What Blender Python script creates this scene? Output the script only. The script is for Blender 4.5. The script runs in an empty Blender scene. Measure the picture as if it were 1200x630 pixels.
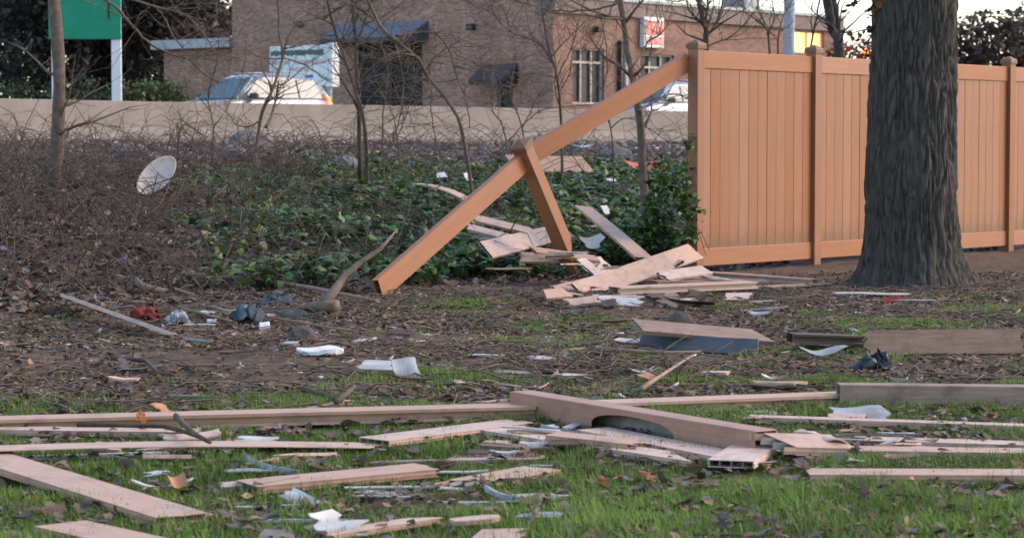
import bpy, bmesh, math, random
import numpy as np
from mathutils import Vector, Matrix, noise as mnoise

# ------------------------------------------------------------------ camera, sky, sun
FPX = 2760.0                      # focal length in pixels of a 1200 px wide picture
CAMZ = 1.1
PITCH = math.atan(145.0 / FPX)
SUN_AZ = math.radians(80)         # to the right of the view direction
SUN_EL = math.radians(35)

scene = bpy.context.scene
COL = scene.collection
cam_data = bpy.data.cameras.new("camera")
cam = bpy.data.objects.new("camera", cam_data)
COL.objects.link(cam)
cam_data.sensor_width = 36.0
cam_data.lens = 36.0 * FPX / 1200.0
cam_data.clip_start = 0.2
cam_data.clip_end = 3000
cam.location = (0, 0, CAMZ)
cam.rotation_euler = (math.pi / 2 - PITCH, 0, 0)
cam_data.dof.use_dof = True
cam_data.dof.focus_distance = 12.5
cam_data.dof.aperture_fstop = 8.0
scene.camera = cam

world = bpy.data.worlds.new("World")
scene.world = world
world.use_nodes = True
wn = world.node_tree
for n in list(wn.nodes):
    wn.nodes.remove(n)
sky = wn.nodes.new("ShaderNodeTexSky")
sky.sky_type = 'NISHITA'
sky.sun_disc = False
sky.sun_elevation = SUN_EL
sky.sun_rotation = SUN_AZ
sky.air_density = 1.0
sky.dust_density = 1.2
sky.ozone_density = 0.0
bg = wn.nodes.new("ShaderNodeBackground")
bg.inputs["Strength"].default_value = 0.15
wo = wn.nodes.new("ShaderNodeOutputWorld")
wn.links.new(sky.outputs[0], bg.inputs[0])
wn.links.new(bg.outputs[0], wo.inputs[0])

sun_data = bpy.data.lights.new("sun", 'SUN')
sun_data.energy = 0.78
sun_data.angle = math.radians(36)
sun_data.color = (1.0, 0.66, 0.46)
sun = bpy.data.objects.new("sun", sun_data)
COL.objects.link(sun)
_sd = Vector((math.sin(SUN_AZ) * math.cos(SUN_EL), math.cos(SUN_AZ) * math.cos(SUN_EL), math.sin(SUN_EL)))
sun.rotation_euler = _sd.to_track_quat('Z', 'Y').to_euler()
sun.location = (40, 5, 20)

vs = scene.view_settings
vs.view_transform = 'Standard'
vs.look = 'None'
vs.exposure = 1.36
vs.gamma = 1.0
vs.use_curve_mapping = False
scene.cycles.max_bounces = 6
scene.cycles.transparent_max_bounces = 8

# ------------------------------------------------------------------ helpers
rng = random.Random(7)
R = np.random.default_rng(11)
CAM = Vector((0, 0, CAMZ))
_up = Vector((0, math.sin(PITCH), math.cos(PITCH)))
_fw = Vector((0, math.cos(PITCH), -math.sin(PITCH)))
FA = math.radians(50)                                    # the fence, road and building share this direction
FD = Vector((math.cos(FA), math.sin(FA), 0))
FN = Vector((-math.sin(FA), math.cos(FA), 0))
F0 = Vector((1.56, 20.0, 0))

def ray(px, py):
    d = Vector(((px - 600) / FPX, 0, 0)) + _up * ((315 - py) / FPX) + _fw
    return d / d.y

def at(px, py, Y):
    return CAM + ray(px, py) * Y

VX = [-500, -12, -1.0, 1.0, 1.8, 3.5, 7.0, 12.0, 22.0, 24.0, 60.0, 900.0]
VZ = [0.0, 0.0, 0.0, 0.02, 0.08, 0.28, 0.56, 0.82, 1.12, 1.15, 1.2, 1.2]

def H(x, y):
    x = np.asarray(x, float); y = np.asarray(y, float)
    v = (x - F0.x) * FN.x + (y - F0.y) * FN.y
    z = np.interp(v, VX, VZ)
    k = np.clip((v + 3) / 6, 0, 1) * np.clip((23 - v) / 4, 0, 1)
    far = np.clip(1 - np.hypot(x, y - 15) / 120, 0, 1)
    b = (np.sin(x * 1.3 + y * .7 + 1) + np.sin(x * -.6 + y * 1.9 + 2.2)) * .008
    b += (np.sin(x * 4.1 + y * 2.3) * np.sin(x * 1.7 - y * 5.2)) * .007
    m = (np.sin(x * 1.1 + y * .5) + np.sin(x * .7 - y * 1.4 + .5) + np.sin(x * 2.4 + y * 2.0) * .6) * .035
    return z + (b + m * k) * far

def Hs(x, y):
    return float(H(x, y))

def G(px, py, lift=0.0):
    """where the line of sight through a pixel meets the ground (or a height above it)"""
    d = ray(px, py)
    Y = 3.0
    prev = Y
    while Y < 300:
        p = CAM + d * Y
        if p.z <= Hs(p.x, p.y) + lift:
            lo, hi = prev, Y
            for _ in range(18):
                m = (lo + hi) / 2
                q = CAM + d * m
                if q.z <= Hs(q.x, q.y) + lift: hi = m
                else: lo = m
            return CAM + d * hi
        prev = Y
        Y += 0.12
    return CAM + d * 60

def vdist(x, y):
    return (x - F0.x) * FN.x + (y - F0.y) * FN.y

def tag(o, label=None, cat=None, group=None, kind=None):
    if label: o["label"] = label
    if cat: o["category"] = cat
    if group: o["group"] = group
    if kind: o["kind"] = kind
    return o

def link(name, me, mats=None, parent=None):
    o = bpy.data.objects.new(name, me)
    COL.objects.link(o)
    if mats is not None:
        if not isinstance(mats, (list, tuple)): mats = [mats]
        if not me.materials:
            for m in mats: me.materials.append(m)
    if parent is not None: o.parent = parent
    return o

def empty(name, loc, rz=0.0):
    o = bpy.data.objects.new(name, None)
    COL.objects.link(o)
    o.location = loc
    o.rotation_euler = (0, 0, rz)
    o.empty_display_size = 0.1
    return o

class MB:
    def __init__(s):
        s.v = []; s.f = []; s.m = []; s.smooth = []
    def add(s, vs, fs, mi=0, smooth=False):
        b = len(s.v)
        s.v += [tuple(p) for p in vs]
        for f in fs:
            s.f.append([b + i for i in f]); s.m.append(mi); s.smooth.append(smooth)
    def hexa(s, c, mi=0):
        """eight corners: 0-3 bottom ring, 4-7 top ring"""
        s.add(c, [(3, 2, 1, 0), (4, 5, 6, 7), (0, 1, 5, 4), (1, 2, 6, 5), (2, 3, 7, 6), (3, 0, 4, 7)], mi)
    def box(s, x0, x1, y0, y1, z0, z1, mi=0):
        s.hexa([(x0, y0, z0), (x1, y0, z0), (x1, y1, z0), (x0, y1, z0), (x0, y0, z1), (x1, y0, z1), (x1, y1, z1), (x0, y1, z1)], mi)
    def tube(s, pts, rad, n=6, mi=0, jitter=0.0):
        pts = [Vector(p) for p in pts]
        k = len(pts)
        if not isinstance(rad, (list, tuple)): rad = [rad] * k
        vs_ = []; fs = []
        ref = Vector((0.31, 0.22, 0.92))
        for i, p in enumerate(pts):
            d = (pts[min(i + 1, k - 1)] - pts[max(i - 1, 0)])
            if d.length < 1e-9: d = Vector((0, 0, 1))
            d.normalize()
            r_ = ref if abs(d.dot(ref)) < .95 else Vector((1, 0, 0))
            a = d.cross(r_).normalized(); b = d.cross(a)
            for j in range(n):
                t = 2 * math.pi * j / n
                rr = rad[i] * (1 + (rng.uniform(-jitter, jitter) if jitter else 0))
                vs_.append(p + (a * math.cos(t) + b * math.sin(t)) * rr)
        for i in range(k - 1):
            for j in range(n):
                fs.append((i * n + j, i * n + (j + 1) % n, (i + 1) * n + (j + 1) % n, (i + 1) * n + j))
        fs.append(tuple(range(n - 1, -1, -1)))
        fs.append(tuple(range((k - 1) * n, k * n)))
        s.add(vs_, fs, mi, True)
    def mesh(s, name):
        me = bpy.data.meshes.new(name)
        me.from_pydata(s.v, [], s.f)
        me.polygons.foreach_set("material_index", s.m)
        me.polygons.foreach_set("use_smooth", s.smooth)
        me.update()
        return me
    def build(s, name, mats, parent=None, bevel=0.0, seg=2, smooth=False):
        me = s.mesh(name)
        o = link(name, me, mats, parent)
        if smooth:
            me.polygons.foreach_set("use_smooth", [True] * len(me.polygons))
        if bevel:
            b = o.modifiers.new("bevel", 'BEVEL')
            b.width = bevel; b.segments = seg; b.limit_method = 'ANGLE'; b.angle_limit = math.radians(40)
        return o

def np_mesh(name, V, F, col=None, smooth=False):
    """F: (M,k) int array"""
    me = bpy.data.meshes.new(name)
    V = np.asarray(V, np.float32); F = np.asarray(F, np.int32)
    M, k = F.shape
    me.vertices.add(len(V)); me.vertices.foreach_set("co", V.ravel())
    me.loops.add(M * k); me.loops.foreach_set("vertex_index", F.ravel())
    me.polygons.add(M)
    me.polygons.foreach_set("loop_start", np.arange(0, M * k, k, dtype=np.int32))
    me.polygons.foreach_set("loop_total", np.full(M, k, np.int32))
    if smooth: me.polygons.foreach_set("use_smooth", np.ones(M, bool))
    if col is not None:
        a = me.attributes.new("Col", 'FLOAT_COLOR', 'POINT')
        c = np.ones((len(V), 4), np.float32); c[:, :3] = col
        a.data.foreach_set("color", c.ravel())
    me.update(calc_edges=True)
    return me

def rots(n, tilt, yaw=None, rg=R):
    """n rotation matrices: random yaw, tilted by up to about `tilt` radians"""
    yaw = rg.uniform(0, 2 * np.pi, n) if yaw is None else yaw
    t = np.abs(rg.normal(0, tilt, n)); a = rg.uniform(0, 2 * np.pi, n)
    cy, sy = np.cos(yaw), np.sin(yaw)
    Z = np.zeros((n, 3, 3)); Z[:, 0, 0] = cy; Z[:, 0, 1] = -sy; Z[:, 1, 0] = sy; Z[:, 1, 1] = cy; Z[:, 2, 2] = 1
    ax = np.stack([np.cos(a), np.sin(a), np.zeros(n)], 1)
    K = np.zeros((n, 3, 3))
    K[:, 0, 2] = ax[:, 1]; K[:, 1, 2] = -ax[:, 0]; K[:, 2, 0] = -ax[:, 1]; K[:, 2, 1] = ax[:, 0]
    ct, st = np.cos(t)[:, None, None], np.sin(t)[:, None, None]
    T = np.eye(3)[None] + st * K + (1 - ct) * (K @ K)
    return T @ Z

def scatter(name, tv, tf, P, M, S, C=None, smooth=False):
    tv = np.asarray(tv, float); tf = np.asarray(tf, int)
    n = len(P); k = tv.shape[-2]
    S = np.asarray(S, float)
    if S.ndim == 1: S = np.repeat(S[:, None], 3, 1)
    V = np.einsum('nij,nkj->nki', M, (tv[None] if tv.ndim == 2 else tv) * S[:, None, :]) + P[:, None, :]
    F = (tf[None] + (np.arange(n) * k)[:, None, None]).reshape(-1, tf.shape[1])
    col = np.repeat(C, k, 0) if C is not None else None
    return np_mesh(name, V.reshape(-1, 3), F, col, smooth)

def palette(n, cols, w=None, jit=.18, rg=R):
    cols = np.array(cols, float)
    w = None if w is None else np.array(w, float) / np.sum(w)
    i = rg.choice(len(cols), n, p=w)
    return np.clip(cols[i] * (1 + rg.normal(0, jit, (n, 1))) * (1 + rg.normal(0, jit * .25, (n, 3))), .004, .95)

# ------------------------------------------------------------------ materials
def new_mat(name):
    m = bpy.data.materials.new(name); m.use_nodes = True
    nt = m.node_tree
    b = nt.nodes["Principled BSDF"]
    return m, nt, b

def srgb(r, g, b):
    f = lambda c: (c / 255 / 12.92) if c / 255 <= .04045 else ((c / 255 + .055) / 1.055) ** 2.4
    return (f(r), f(g), f(b))

def mat(name, c1, c2=None, c3=None, rough=.7, scale=6.0, stretch=(1, 1, 1), detail=6.0, bump=0.0, bscale=None, bdist=.01,
        spec=.35, metal=0.0, rand=0.0, lo=.35, hi=.65, coord="Object", dirt=None, dirt_amt=.5, dscale=3.0):
    m, nt, b = new_mat(name)
    N = nt.nodes; L = nt.links
    tc = N.new("ShaderNodeTexCoord")
    mp = N.new("ShaderNodeMapping"); mp.inputs["Scale"].default_value = stretch
    L.new(tc.outputs[coord], mp.inputs["Vector"])
    c2 = c2 or c1
    nz = N.new("ShaderNodeTexNoise"); nz.inputs["Scale"].default_value = scale; nz.inputs["Detail"].default_value = detail
    nz.inputs["Roughness"].default_value = .6
    L.new(mp.outputs[0], nz.inputs["Vector"])
    cr = N.new("ShaderNodeValToRGB")
    cr.color_ramp.elements[0].position = lo; cr.color_ramp.elements[0].color = (*c1, 1)
    cr.color_ramp.elements[1].position = hi; cr.color_ramp.elements[1].color = (*c2, 1)
    if c3:
        e = cr.color_ramp.elements.new((lo + hi) / 2 + .08); e.color = (*c3, 1)
    L.new(nz.outputs["Fac"], cr.inputs[0])
    out = cr.outputs[0]
    if rand:
        oi = N.new("ShaderNodeObjectInfo")
        mr = N.new("ShaderNodeMapRange"); mr.inputs["To Min"].default_value = 1 - rand; mr.inputs["To Max"].default_value = 1 + rand
        L.new(oi.outputs["Random"], mr.inputs["Value"])
        hs = N.new("ShaderNodeHueSaturation")
        L.new(mr.outputs[0], hs.inputs["Value"]); L.new(out, hs.inputs["Color"])
        mr2 = N.new("ShaderNodeMapRange"); mr2.inputs["To Min"].default_value = 1 + rand; mr2.inputs["To Max"].default_value = 1 - 2 * rand
        L.new(oi.outputs["Random"], mr2.inputs["Value"]); L.new(mr2.outputs[0], hs.inputs["Saturation"])
        out = hs.outputs[0]
    if dirt:
        dn = N.new("ShaderNodeTexNoise"); dn.inputs["Scale"].default_value = dscale; dn.inputs["Detail"].default_value = 9
        dn.inputs["Roughness"].default_value = .7
        L.new(tc.outputs["Object"], dn.inputs["Vector"])
        dr = N.new("ShaderNodeMapRange"); dr.inputs["From Min"].default_value = .5; dr.inputs["From Max"].default_value = .72
        dr.inputs["To Max"].default_value = dirt_amt
        L.new(dn.outputs["Fac"], dr.inputs["Value"])
        mx = N.new("ShaderNodeMix"); mx.data_type = 'RGBA'
        L.new(dr.outputs[0], mx.inputs["Factor"]); L.new(out, mx.inputs["A"]); mx.inputs["B"].default_value = (*dirt, 1)
        out = mx.outputs["Result"]
    L.new(out, b.inputs["Base Color"])
    b.inputs["Roughness"].default_value = rough
    b.inputs["Specular IOR Level"].default_value = spec
    b.inputs["Metallic"].default_value = metal
    if bump:
        bn = N.new("ShaderNodeTexNoise"); bn.inputs["Scale"].default_value = bscale or scale * 3; bn.inputs["Detail"].default_value = 8
        L.new(mp.outputs[0], bn.inputs["Vector"])
        bp = N.new("ShaderNodeBump"); bp.inputs["Strength"].default_value = bump; bp.inputs["Distance"].default_value = bdist
        L.new(bn.outputs["Fac"], bp.inputs["Height"]); L.new(bp.outputs[0], b.inputs["Normal"])
    return m

def col_mat(name, rough=.6, spec=.3, transl=0.0, nscale=0.0, namp=.3, bump=0.0, bscale=60, bdist=.01):
    """colour from the mesh's own Col attribute (each leaf, blade or stone has its own tone)"""
    m, nt, b = new_mat(name)
    N = nt.nodes; L = nt.links
    at_ = N.new("ShaderNodeAttribute"); at_.attribute_name = "Col"
    out = at_.outputs["Color"]
    tc = N.new("ShaderNodeTexCoord")
    if nscale:
        nz = N.new("ShaderNodeTexNoise"); nz.inputs["Scale"].default_value = nscale; nz.inputs["Detail"].default_value = 10
        nz.inputs["Roughness"].default_value = .72
        L.new(tc.outputs["Object"], nz.inputs["Vector"])
        mr = N.new("ShaderNodeMapRange"); mr.inputs["From Min"].default_value = .3; mr.inputs["From Max"].default_value = .7
        mr.inputs["To Min"].default_value = 1 - namp; mr.inputs["To Max"].default_value = 1 + namp
        L.new(nz.outputs["Fac"], mr.inputs["Value"])
        vm = N.new("ShaderNodeVectorMath"); vm.operation = 'SCALE'
        L.new(out, vm.inputs[0]); L.new(mr.outputs[0], vm.inputs["Scale"])
        out = vm.outputs[0]
    L.new(out, b.inputs["Base Color"])
    b.inputs["Roughness"].default_value = rough
    b.inputs["Specular IOR Level"].default_value = spec
    if bump:
        bn = N.new("ShaderNodeTexNoise"); bn.inputs["Scale"].default_value = bscale; bn.inputs["Detail"].default_value = 10
        bn.inputs["Roughness"].default_value = .7
        L.new(tc.outputs["Object"], bn.inputs["Vector"])
        bp = N.new("ShaderNodeBump"); bp.inputs["Strength"].default_value = bump; bp.inputs["Distance"].default_value = bdist
        L.new(bn.outputs["Fac"], bp.inputs["Height"]); L.new(bp.outputs[0], b.inputs["Normal"])
    if transl:
        tr = N.new("ShaderNodeBsdfTranslucent"); L.new(out, tr.inputs["Color"])
        mx = N.new("ShaderNodeMixShader"); mx.inputs[0].default_value = transl
        L.new(b.outputs[0], mx.inputs[1]); L.new(tr.outputs[0], mx.inputs[2])
        L.new(mx.outputs[0], N["Material Output"].inputs["Surface"])
    return m

def emit_mat(name, c, strength, c2=None, scale=4):
    m, nt, b = new_mat(name)
    N = nt.nodes; L = nt.links
    b.inputs["Base Color"].default_value = (*c, 1)
    b.inputs["Emission Strength"].default_value = strength
    if c2:
        tc = N.new("ShaderNodeTexCoord"); nz = N.new("ShaderNodeTexNoise"); nz.inputs["Scale"].default_value = scale
        L.new(tc.outputs["Object"], nz.inputs["Vector"])
        cr = N.new("ShaderNodeValToRGB"); cr.color_ramp.elements[0].position = .35; cr.color_ramp.elements[1].position = .65
        cr.color_ramp.elements[0].color = (*c, 1); cr.color_ramp.elements[1].color = (*c2, 1)
        L.new(nz.outputs["Fac"], cr.inputs[0]); L.new(cr.outputs[0], b.inputs["Emission Color"])
    else:
        b.inputs["Emission Color"].default_value = (*c, 1)
    return m

TAN = (0.50, 0.285, 0.19)
M = {}
M['vinyl'] = mat("tan_vinyl", (.56, .365, .265), (.46, .285, .20), rough=.5, scale=9, stretch=(.6, 9, 9), bump=.25, bscale=30, bdist=.002,
                 rand=.15, dirt=(.15, .105, .075), dirt_amt=.6, dscale=7)
M['fence_vinyl'] = mat("fence_vinyl", (.315, .122, .052), (.275, .105, .046), rough=.5, scale=5, stretch=(6, 6, .5), bump=.2, bscale=26, bdist=.002,
                       rand=.06, dirt=(.16, .10, .065), dirt_amt=.5, dscale=2.2)
def splash(m, top):
    """dried mud splashed up the foot of a fence piece, ragged by noise (z in the piece's own space)"""
    nt = m.node_tree; N = nt.nodes; L = nt.links; b = N["Principled BSDF"]
    src = b.inputs["Base Color"].links[0].from_socket
    tc = N.new("ShaderNodeTexCoord"); sp = N.new("ShaderNodeSeparateXYZ"); L.new(tc.outputs["Object"], sp.inputs[0])
    nz = N.new("ShaderNodeTexNoise"); nz.inputs["Scale"].default_value = 9; nz.inputs["Detail"].default_value = 8; nz.inputs["Roughness"].default_value = .7
    L.new(tc.outputs["Object"], nz.inputs["Vector"])
    ma = N.new("ShaderNodeMath"); ma.operation = 'MULTIPLY_ADD'; ma.inputs[1].default_value = -.55; ma.inputs[2].default_value = .27
    L.new(nz.outputs["Fac"], ma.inputs[0])
    ad = N.new("ShaderNodeMath"); ad.operation = 'ADD'; L.new(sp.outputs["Z"], ad.inputs[0]); L.new(ma.outputs[0], ad.inputs[1])
    mr = N.new("ShaderNodeMapRange"); mr.inputs["From Min"].default_value = top * .25; mr.inputs["From Max"].default_value = top; mr.inputs["To Min"].default_value = .55; mr.inputs["To Max"].default_value = 0.0
    L.new(ad.outputs[0], mr.inputs["Value"])
    mx = N.new("ShaderNodeMix"); mx.data_type = 'RGBA'; mx.inputs["B"].default_value = (.12, .075, .045, 1)
    L.new(mr.outputs[0], mx.inputs["Factor"]); L.new(src, mx.inputs["A"]); L.new(mx.outputs["Result"], b.inputs["Base Color"])
splash(M['fence_vinyl'], .22)
M['rail_vinyl'] = mat("rail_vinyl", (.36, .142, .064), (.315, .124, .056), rough=.48, scale=5, stretch=(.5, 6, 6), bump=.2, bscale=26, bdist=.002,
                      rand=.05, dirt=(.2, .12, .08), dirt_amt=.2, dscale=3)
M['post_vinyl'] = mat("post_vinyl", (.40, .215, .15), (.33, .175, .12), rough=.5, scale=7, stretch=(.6, 8, 8), bump=.25, bscale=30, bdist=.002, dirt=(.13, .09, .065), dirt_amt=.5, dscale=9)
M['vinyl_core'] = mat("vinyl_core", (.34, .31, .28), (.24, .22, .20), rough=.7, scale=20)
M['white'] = mat("white_plastic", (.55, .54, .52), (.36, .35, .34), rough=.5, scale=10, dirt=(.2, .17, .13), dirt_amt=.7, dscale=14)
M['grey_sheet'] = mat("grey_sheet", (.36, .38, .39), (.24, .25, .26), rough=.5, scale=8, dirt=(.14, .11, .09), dirt_amt=.6, dscale=10)
M['slate'] = mat("blue_grey_panel", (.085, .095, .112), (.052, .058, .068), rough=.45, scale=9, bump=.15, dirt=(.12, .09, .07), dirt_amt=.5, dscale=6)
M['brown_board'] = mat("brown_board", (.30, .19, .13), (.20, .125, .085), rough=.65, scale=8, stretch=(.7, 8, 8), bump=.3, bdist=.003, rand=.1,
                       dirt=(.08, .06, .05), dirt_amt=.7, dscale=7)
M['dark_board'] = mat("dark_brown_board", (.11, .07, .05), (.07, .045, .035), rough=.6, scale=8, stretch=(.7, 8, 8), bump=.3, bdist=.003)
M['concrete'] = mat("barrier_concrete", (.25, .215, .185), (.20, .17, .147), rough=.9, scale=1.2, detail=10, bump=.3, bscale=20, bdist=.01,
                    dirt=(.13, .11, .09), dirt_amt=.6, dscale=.9)
M['bark'] = mat("furrowed_bark", (.095, .08, .068), (.042, .036, .031), rough=.95, scale=22, stretch=(1, 1, .22), detail=9, bump=1.0, bscale=30, bdist=.045,
                dirt=(.06, .068, .05), dirt_amt=.6, dscale=2.5)
M['twig_bark'] = mat("sapling_bark", (.12, .085, .066), (.065, .046, .037), rough=.9, scale=12, stretch=(1, 1, .3), bump=.4, bdist=.004)
M['grey_bark'] = mat("grey_sapling_bark", (.17, .125, .095), (.095, .068, .05), rough=.9, scale=14, bump=.4, bdist=.004)
M['pale_wood'] = mat("pale_stick", (.30, .22, .16), (.18, .125, .09), rough=.85, scale=10, bump=.4, bdist=.004)
M['cut_wood'] = mat("cut_wood", (.19, .14, .11), (.12, .085, .065), rough=.85, scale=14, bump=.4)
M['stone'] = mat("grey_stone", (.20, .185, .18), (.12, .11, .105), rough=.95, scale=8, bump=.6, bdist=.02)
M['asphalt'] = mat("asphalt", (.06, .06, .062), (.045, .045, .046), rough=.95, scale=30, bump=.3)
# ------------------------------------------------------------------ ground
def steps(spans):
    out = []
    for a, b, d in spans:
        out += list(np.linspace(a, b, max(2, int(round((b - a) / d)) + 1))[:-1])
    out.append(spans[-1][1])
    return np.array(out)

gx = steps([(-900, -120, 60), (-120, -30, 6), (-30, -9, .7), (-9, 9, .11), (9, 30, .7), (30, 120, 6), (120, 900, 60)])
gy = steps([(-200, -20, 30), (-20, 4, 2), (4, 6, .3), (6, 27, .11), (27, 70, .8), (70, 200, 10), (200, 1200, 100)])
GX, GY = np.meshgrid(gx, gy)
GZ = H(GX, GY)
fine = R.normal(0, .006, GZ.shape) * ((np.abs(GX) < 9) & (GY > 5) & (GY < 30))
GZ = GZ + fine

def fbm(x, y, s, seed=0.0):
    x = np.asarray(x, float) * s; y = np.asarray(y, float) * s
    t = 0; a = 1.0; tot = 0
    for i in range(4):
        c, q = math.cos(i * 1.1 + seed), math.sin(i * 1.1 + seed)
        u = x * c - y * q + i * 7.3 + seed; w = x * q + y * c + i * 3.1 - seed
        t = t + a * np.sin(u + 1.3 * np.sin(w * .8 + seed)) * np.sin(w + 1.1 * np.sin(u * .7))
        tot += a; a *= .6; x = x * 2.03; y = y * 2.03
    return t / tot

def grass_mask(x, y):
    v = vdist(x, y)
    n = fbm(x, y, 2.1, .4)
    near = np.clip((10.6 - y) / 1.6, 0, 1)
    mud = np.exp(-((y - 11.9 + .1 * x) / .75) ** 2) * np.clip(1.0 - (x - .2) / 1.2, 0, 1)
    mid = np.clip((n + .05) * 1.5, 0, .75) * np.clip((18 - y) / 3, 0, 1) * np.clip((x + 1.6) / 1.4, .25, 1)
    g = np.maximum(near * np.clip(.66 + n * .9, .12, 1), mid) * (1 - .9 * mud)
    return np.clip(g, 0, 1) * (v < .3)

def ivy_mask(x, y):
    v = vdist(x, y)
    s = (x - F0.x) * FD.x + (y - F0.y) * FD.y
    n = fbm(x, y, .9, 1.7)
    a = np.clip((v - .45 + n * .6) / .7, 0, 1) * np.clip((11.0 - v + n * 2.2) / 2.2, 0, 1)
    u = x / np.maximum(y, 1)
    left = np.clip((u + .155 + n * .03) / .05, 0.0, 1)
    return np.clip(a * left * np.clip(.85 + n * .9, 0.1, 1), 0, 1)

gm = grass_mask(GX, GY); im = ivy_mask(GX, GY)
n1 = fbm(GX, GY, 1.4, 3.0); n2 = fbm(GX, GY, .35, 5.0)
soil = np.stack([.118 + .03 * n1, .082 + .02 * n1, .058 + .014 * n1], -1)
green = np.array([.07, .085, .034]); ivyd = np.array([.03, .033, .02]); rubble = np.array([.14, .125, .115])
gc = soil * (1 - gm[..., None] * .7) + green * gm[..., None] * .7
gc = gc * (1 - im[..., None]) + ivyd * im[..., None]
vv = vdist(GX, GY)
rb = np.clip((vv - 10 + 2 * n2) / 5, 0, 1)[..., None] * .8
gc = gc * (1 - rb) + rubble * rb
far = np.clip((vv - 34) / 8, 0, 1)[..., None]
gc = gc * (1 - far) + np.array([.07, .08, .045]) * far
nx, ny = len(gx), len(gy)
idx = np.arange(nx * ny).reshape(ny, nx)
Fq = np.stack([idx[:-1, :-1], idx[:-1, 1:], idx[1:, 1:], idx[1:, :-1]], -1).reshape(-1, 4)
M['ground'] = col_mat("ground_soil", rough=.95, spec=.15, nscale=9, namp=.5, bump=.8, bscale=22, bdist=.03)
ground = link("ground", np_mesh("ground", np.stack([GX, GY, GZ], -1).reshape(-1, 3), Fq, np.clip(gc, .01, 1).reshape(-1, 3), True), M['ground'])
tag(ground, kind="structure")

def along(s, v, z=None):
    p = F0 + FD * s + FN * v
    p.z = Hs(p.x, p.y) if z is None else z
    return p

# road behind the barrier, and its kerb on the far side
mb = MB()
ss = np.linspace(-90, 160, 60)
for i in range(len(ss) - 1):
    a, b = ss[i], ss[i + 1]
    q = [along(a, 25.2), along(b, 25.2), along(b, 37.5), along(a, 37.5)]
    mb.add([p + Vector((0, 0, .012)) for p in q], [(0, 1, 2, 3)])
tag(mb.build("road", M['asphalt']), kind="structure")
mb = MB()
q0, q1 = along(-90, 37.5), along(160, 37.5)
zz = q0.z
a, b = along(-90, 37.4), along(160, 37.4); c, d = along(160, 41.0), along(-90, 41.0)
mb.hexa([Vector((p.x, p.y, zz - .2)) for p in (a, b, c, d)] + [Vector((p.x, p.y, zz + .13)) for p in (a, b, c, d)])
M['paving'] = mat("pavement_concrete", (.36, .34, .31), (.29, .275, .25), rough=.9, scale=2)
tag(mb.build("pavement", M['paving'], bevel=.02), kind="structure")

# concrete barrier: a long cast wall with a battered foot
mb = MB()
prof = [(-.34, -.25), (-.34, .09), (-.17, .30), (-.105, .80), (-.085, .815), (.085, .815), (.105, .80), (.17, .30), (.34, .09), (.34, -.25)]
ss = np.arange(-34, 90, 6.0)
rings = []
for i, s_ in enumerate(ss):
    base = along(s_, 23.3)
    zb = base.z
    rings.append([base + FN * a + Vector((0, 0, b + (0))) for a, b in prof])
vsb = [p for r_ in rings for p in r_]
k = len(prof)
fsb = []
for i in range(len(rings) - 1):
    for j in range(k):
        fsb.append((i * k + j, i * k + (j + 1) % k, (i + 1) * k + (j + 1) % k, (i + 1) * k + j))
fsb.append(tuple(range(k))); fsb.append(tuple(range(len(rings) * k - 1, (len(rings) - 1) * k - 1, -1)))
mb.add(vsb, fsb)
tag(mb.build("concrete_barrier", M['concrete']), "long tan concrete barrier along the road above the ivy bank", "barrier")

# ------------------------------------------------------------------ standing fence
POST_W = .105
def post_mesh(name, hgt, z0=-.35):
    h = POST_W / 2
    mb = MB(); mb.box(-h, h, -h, h, z0, hgt)
    return mb.mesh(name)
def cap_mesh():
    mb = MB(); a = .064; b = .058
    mb.box(-a, a, -a, a, -.035, 0)
    mb.hexa([(-a, -a, .0), (a, -a, .0), (a, a, .0), (-a, a, .0), (-b, -b, .010), (b, -b, .010), (b, b, .010), (-b, b, .010)])
    mb.hexa([(-b, -b, .010), (b, -b, .010), (b, b, .010), (-b, b, .010), (-.012, -.012, .04), (.012, -.012, .04), (.012, .012, .04), (-.012, .012, .04)])
    return mb.mesh("cap")
def picket_mesh(w, h):
    t = .011; c = .0035
    mb = MB()
    pr = [(-w / 2, -t + c), (-w / 2 + c, -t), (w / 2 - c, -t), (w / 2, -t + c), (w / 2, t), (-w / 2, t)]
    n = len(pr)
    vs_ = [(x, y, 0) for x, y in pr] + [(x, y, h) for x, y in pr]
    fs = [(j, (j + 1) % n, n + (j + 1) % n, n + j) for j in range(n)] + [tuple(range(n - 1, -1, -1)), tuple(range(n, 2 * n))]
    mb.add(vs_, fs)
    return mb.mesh("picket")

PW = 1.83
fence = empty("privacy_fence", (F0.x, F0.y, 0.0), FA)
tag(fence, "standing tan vinyl privacy fence with square capped posts beside the tree", "fence")
capm = cap_mesh(); pickm = picket_mesh(.1435, 1.62); postm = post_mesh("post", 1.965)
railm = {}
zf = .07
for k in range(6):
    x = k * PW
    z_off = Hs(*(F0 + FD * x).xy) - .05
    p = link("post", postm, M['fence_vinyl'], fence); p.location = (x, 0, z_off * .5)
    if k == 0:
        bm_ = p.modifiers.new("bevel", 'BEVEL'); bm_.width = .006; bm_.segments = 2
    c = link("cap", capm, M['fence_vinyl'], p); c.location = (0, 0, 1.985)
    if k == 5: break
    x0 = x + POST_W / 2; x1 = x + PW - POST_W / 2
    for nm, za, zb in (("top_rail", 1.75, 1.90), ("bottom_rail", .07, .22)):
        mb = MB(); mb.box(x0 - .01, x1 + .01, -.022, .022, za, zb)
        mb.build(nm, M['rail_vinyl'], fence, bevel=.005)
    for i in range(12):
        o = link("picket", pickm, M['fence_vinyl'], fence)
        o.location = (x0 + (i + .5) * (x1 - x0) / 12, rng.uniform(-.0015, .0015), .18)
        o.rotation_euler = (0, rng.uniform(-.0015, .0015), rng.uniform(-.012, .012))

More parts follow.
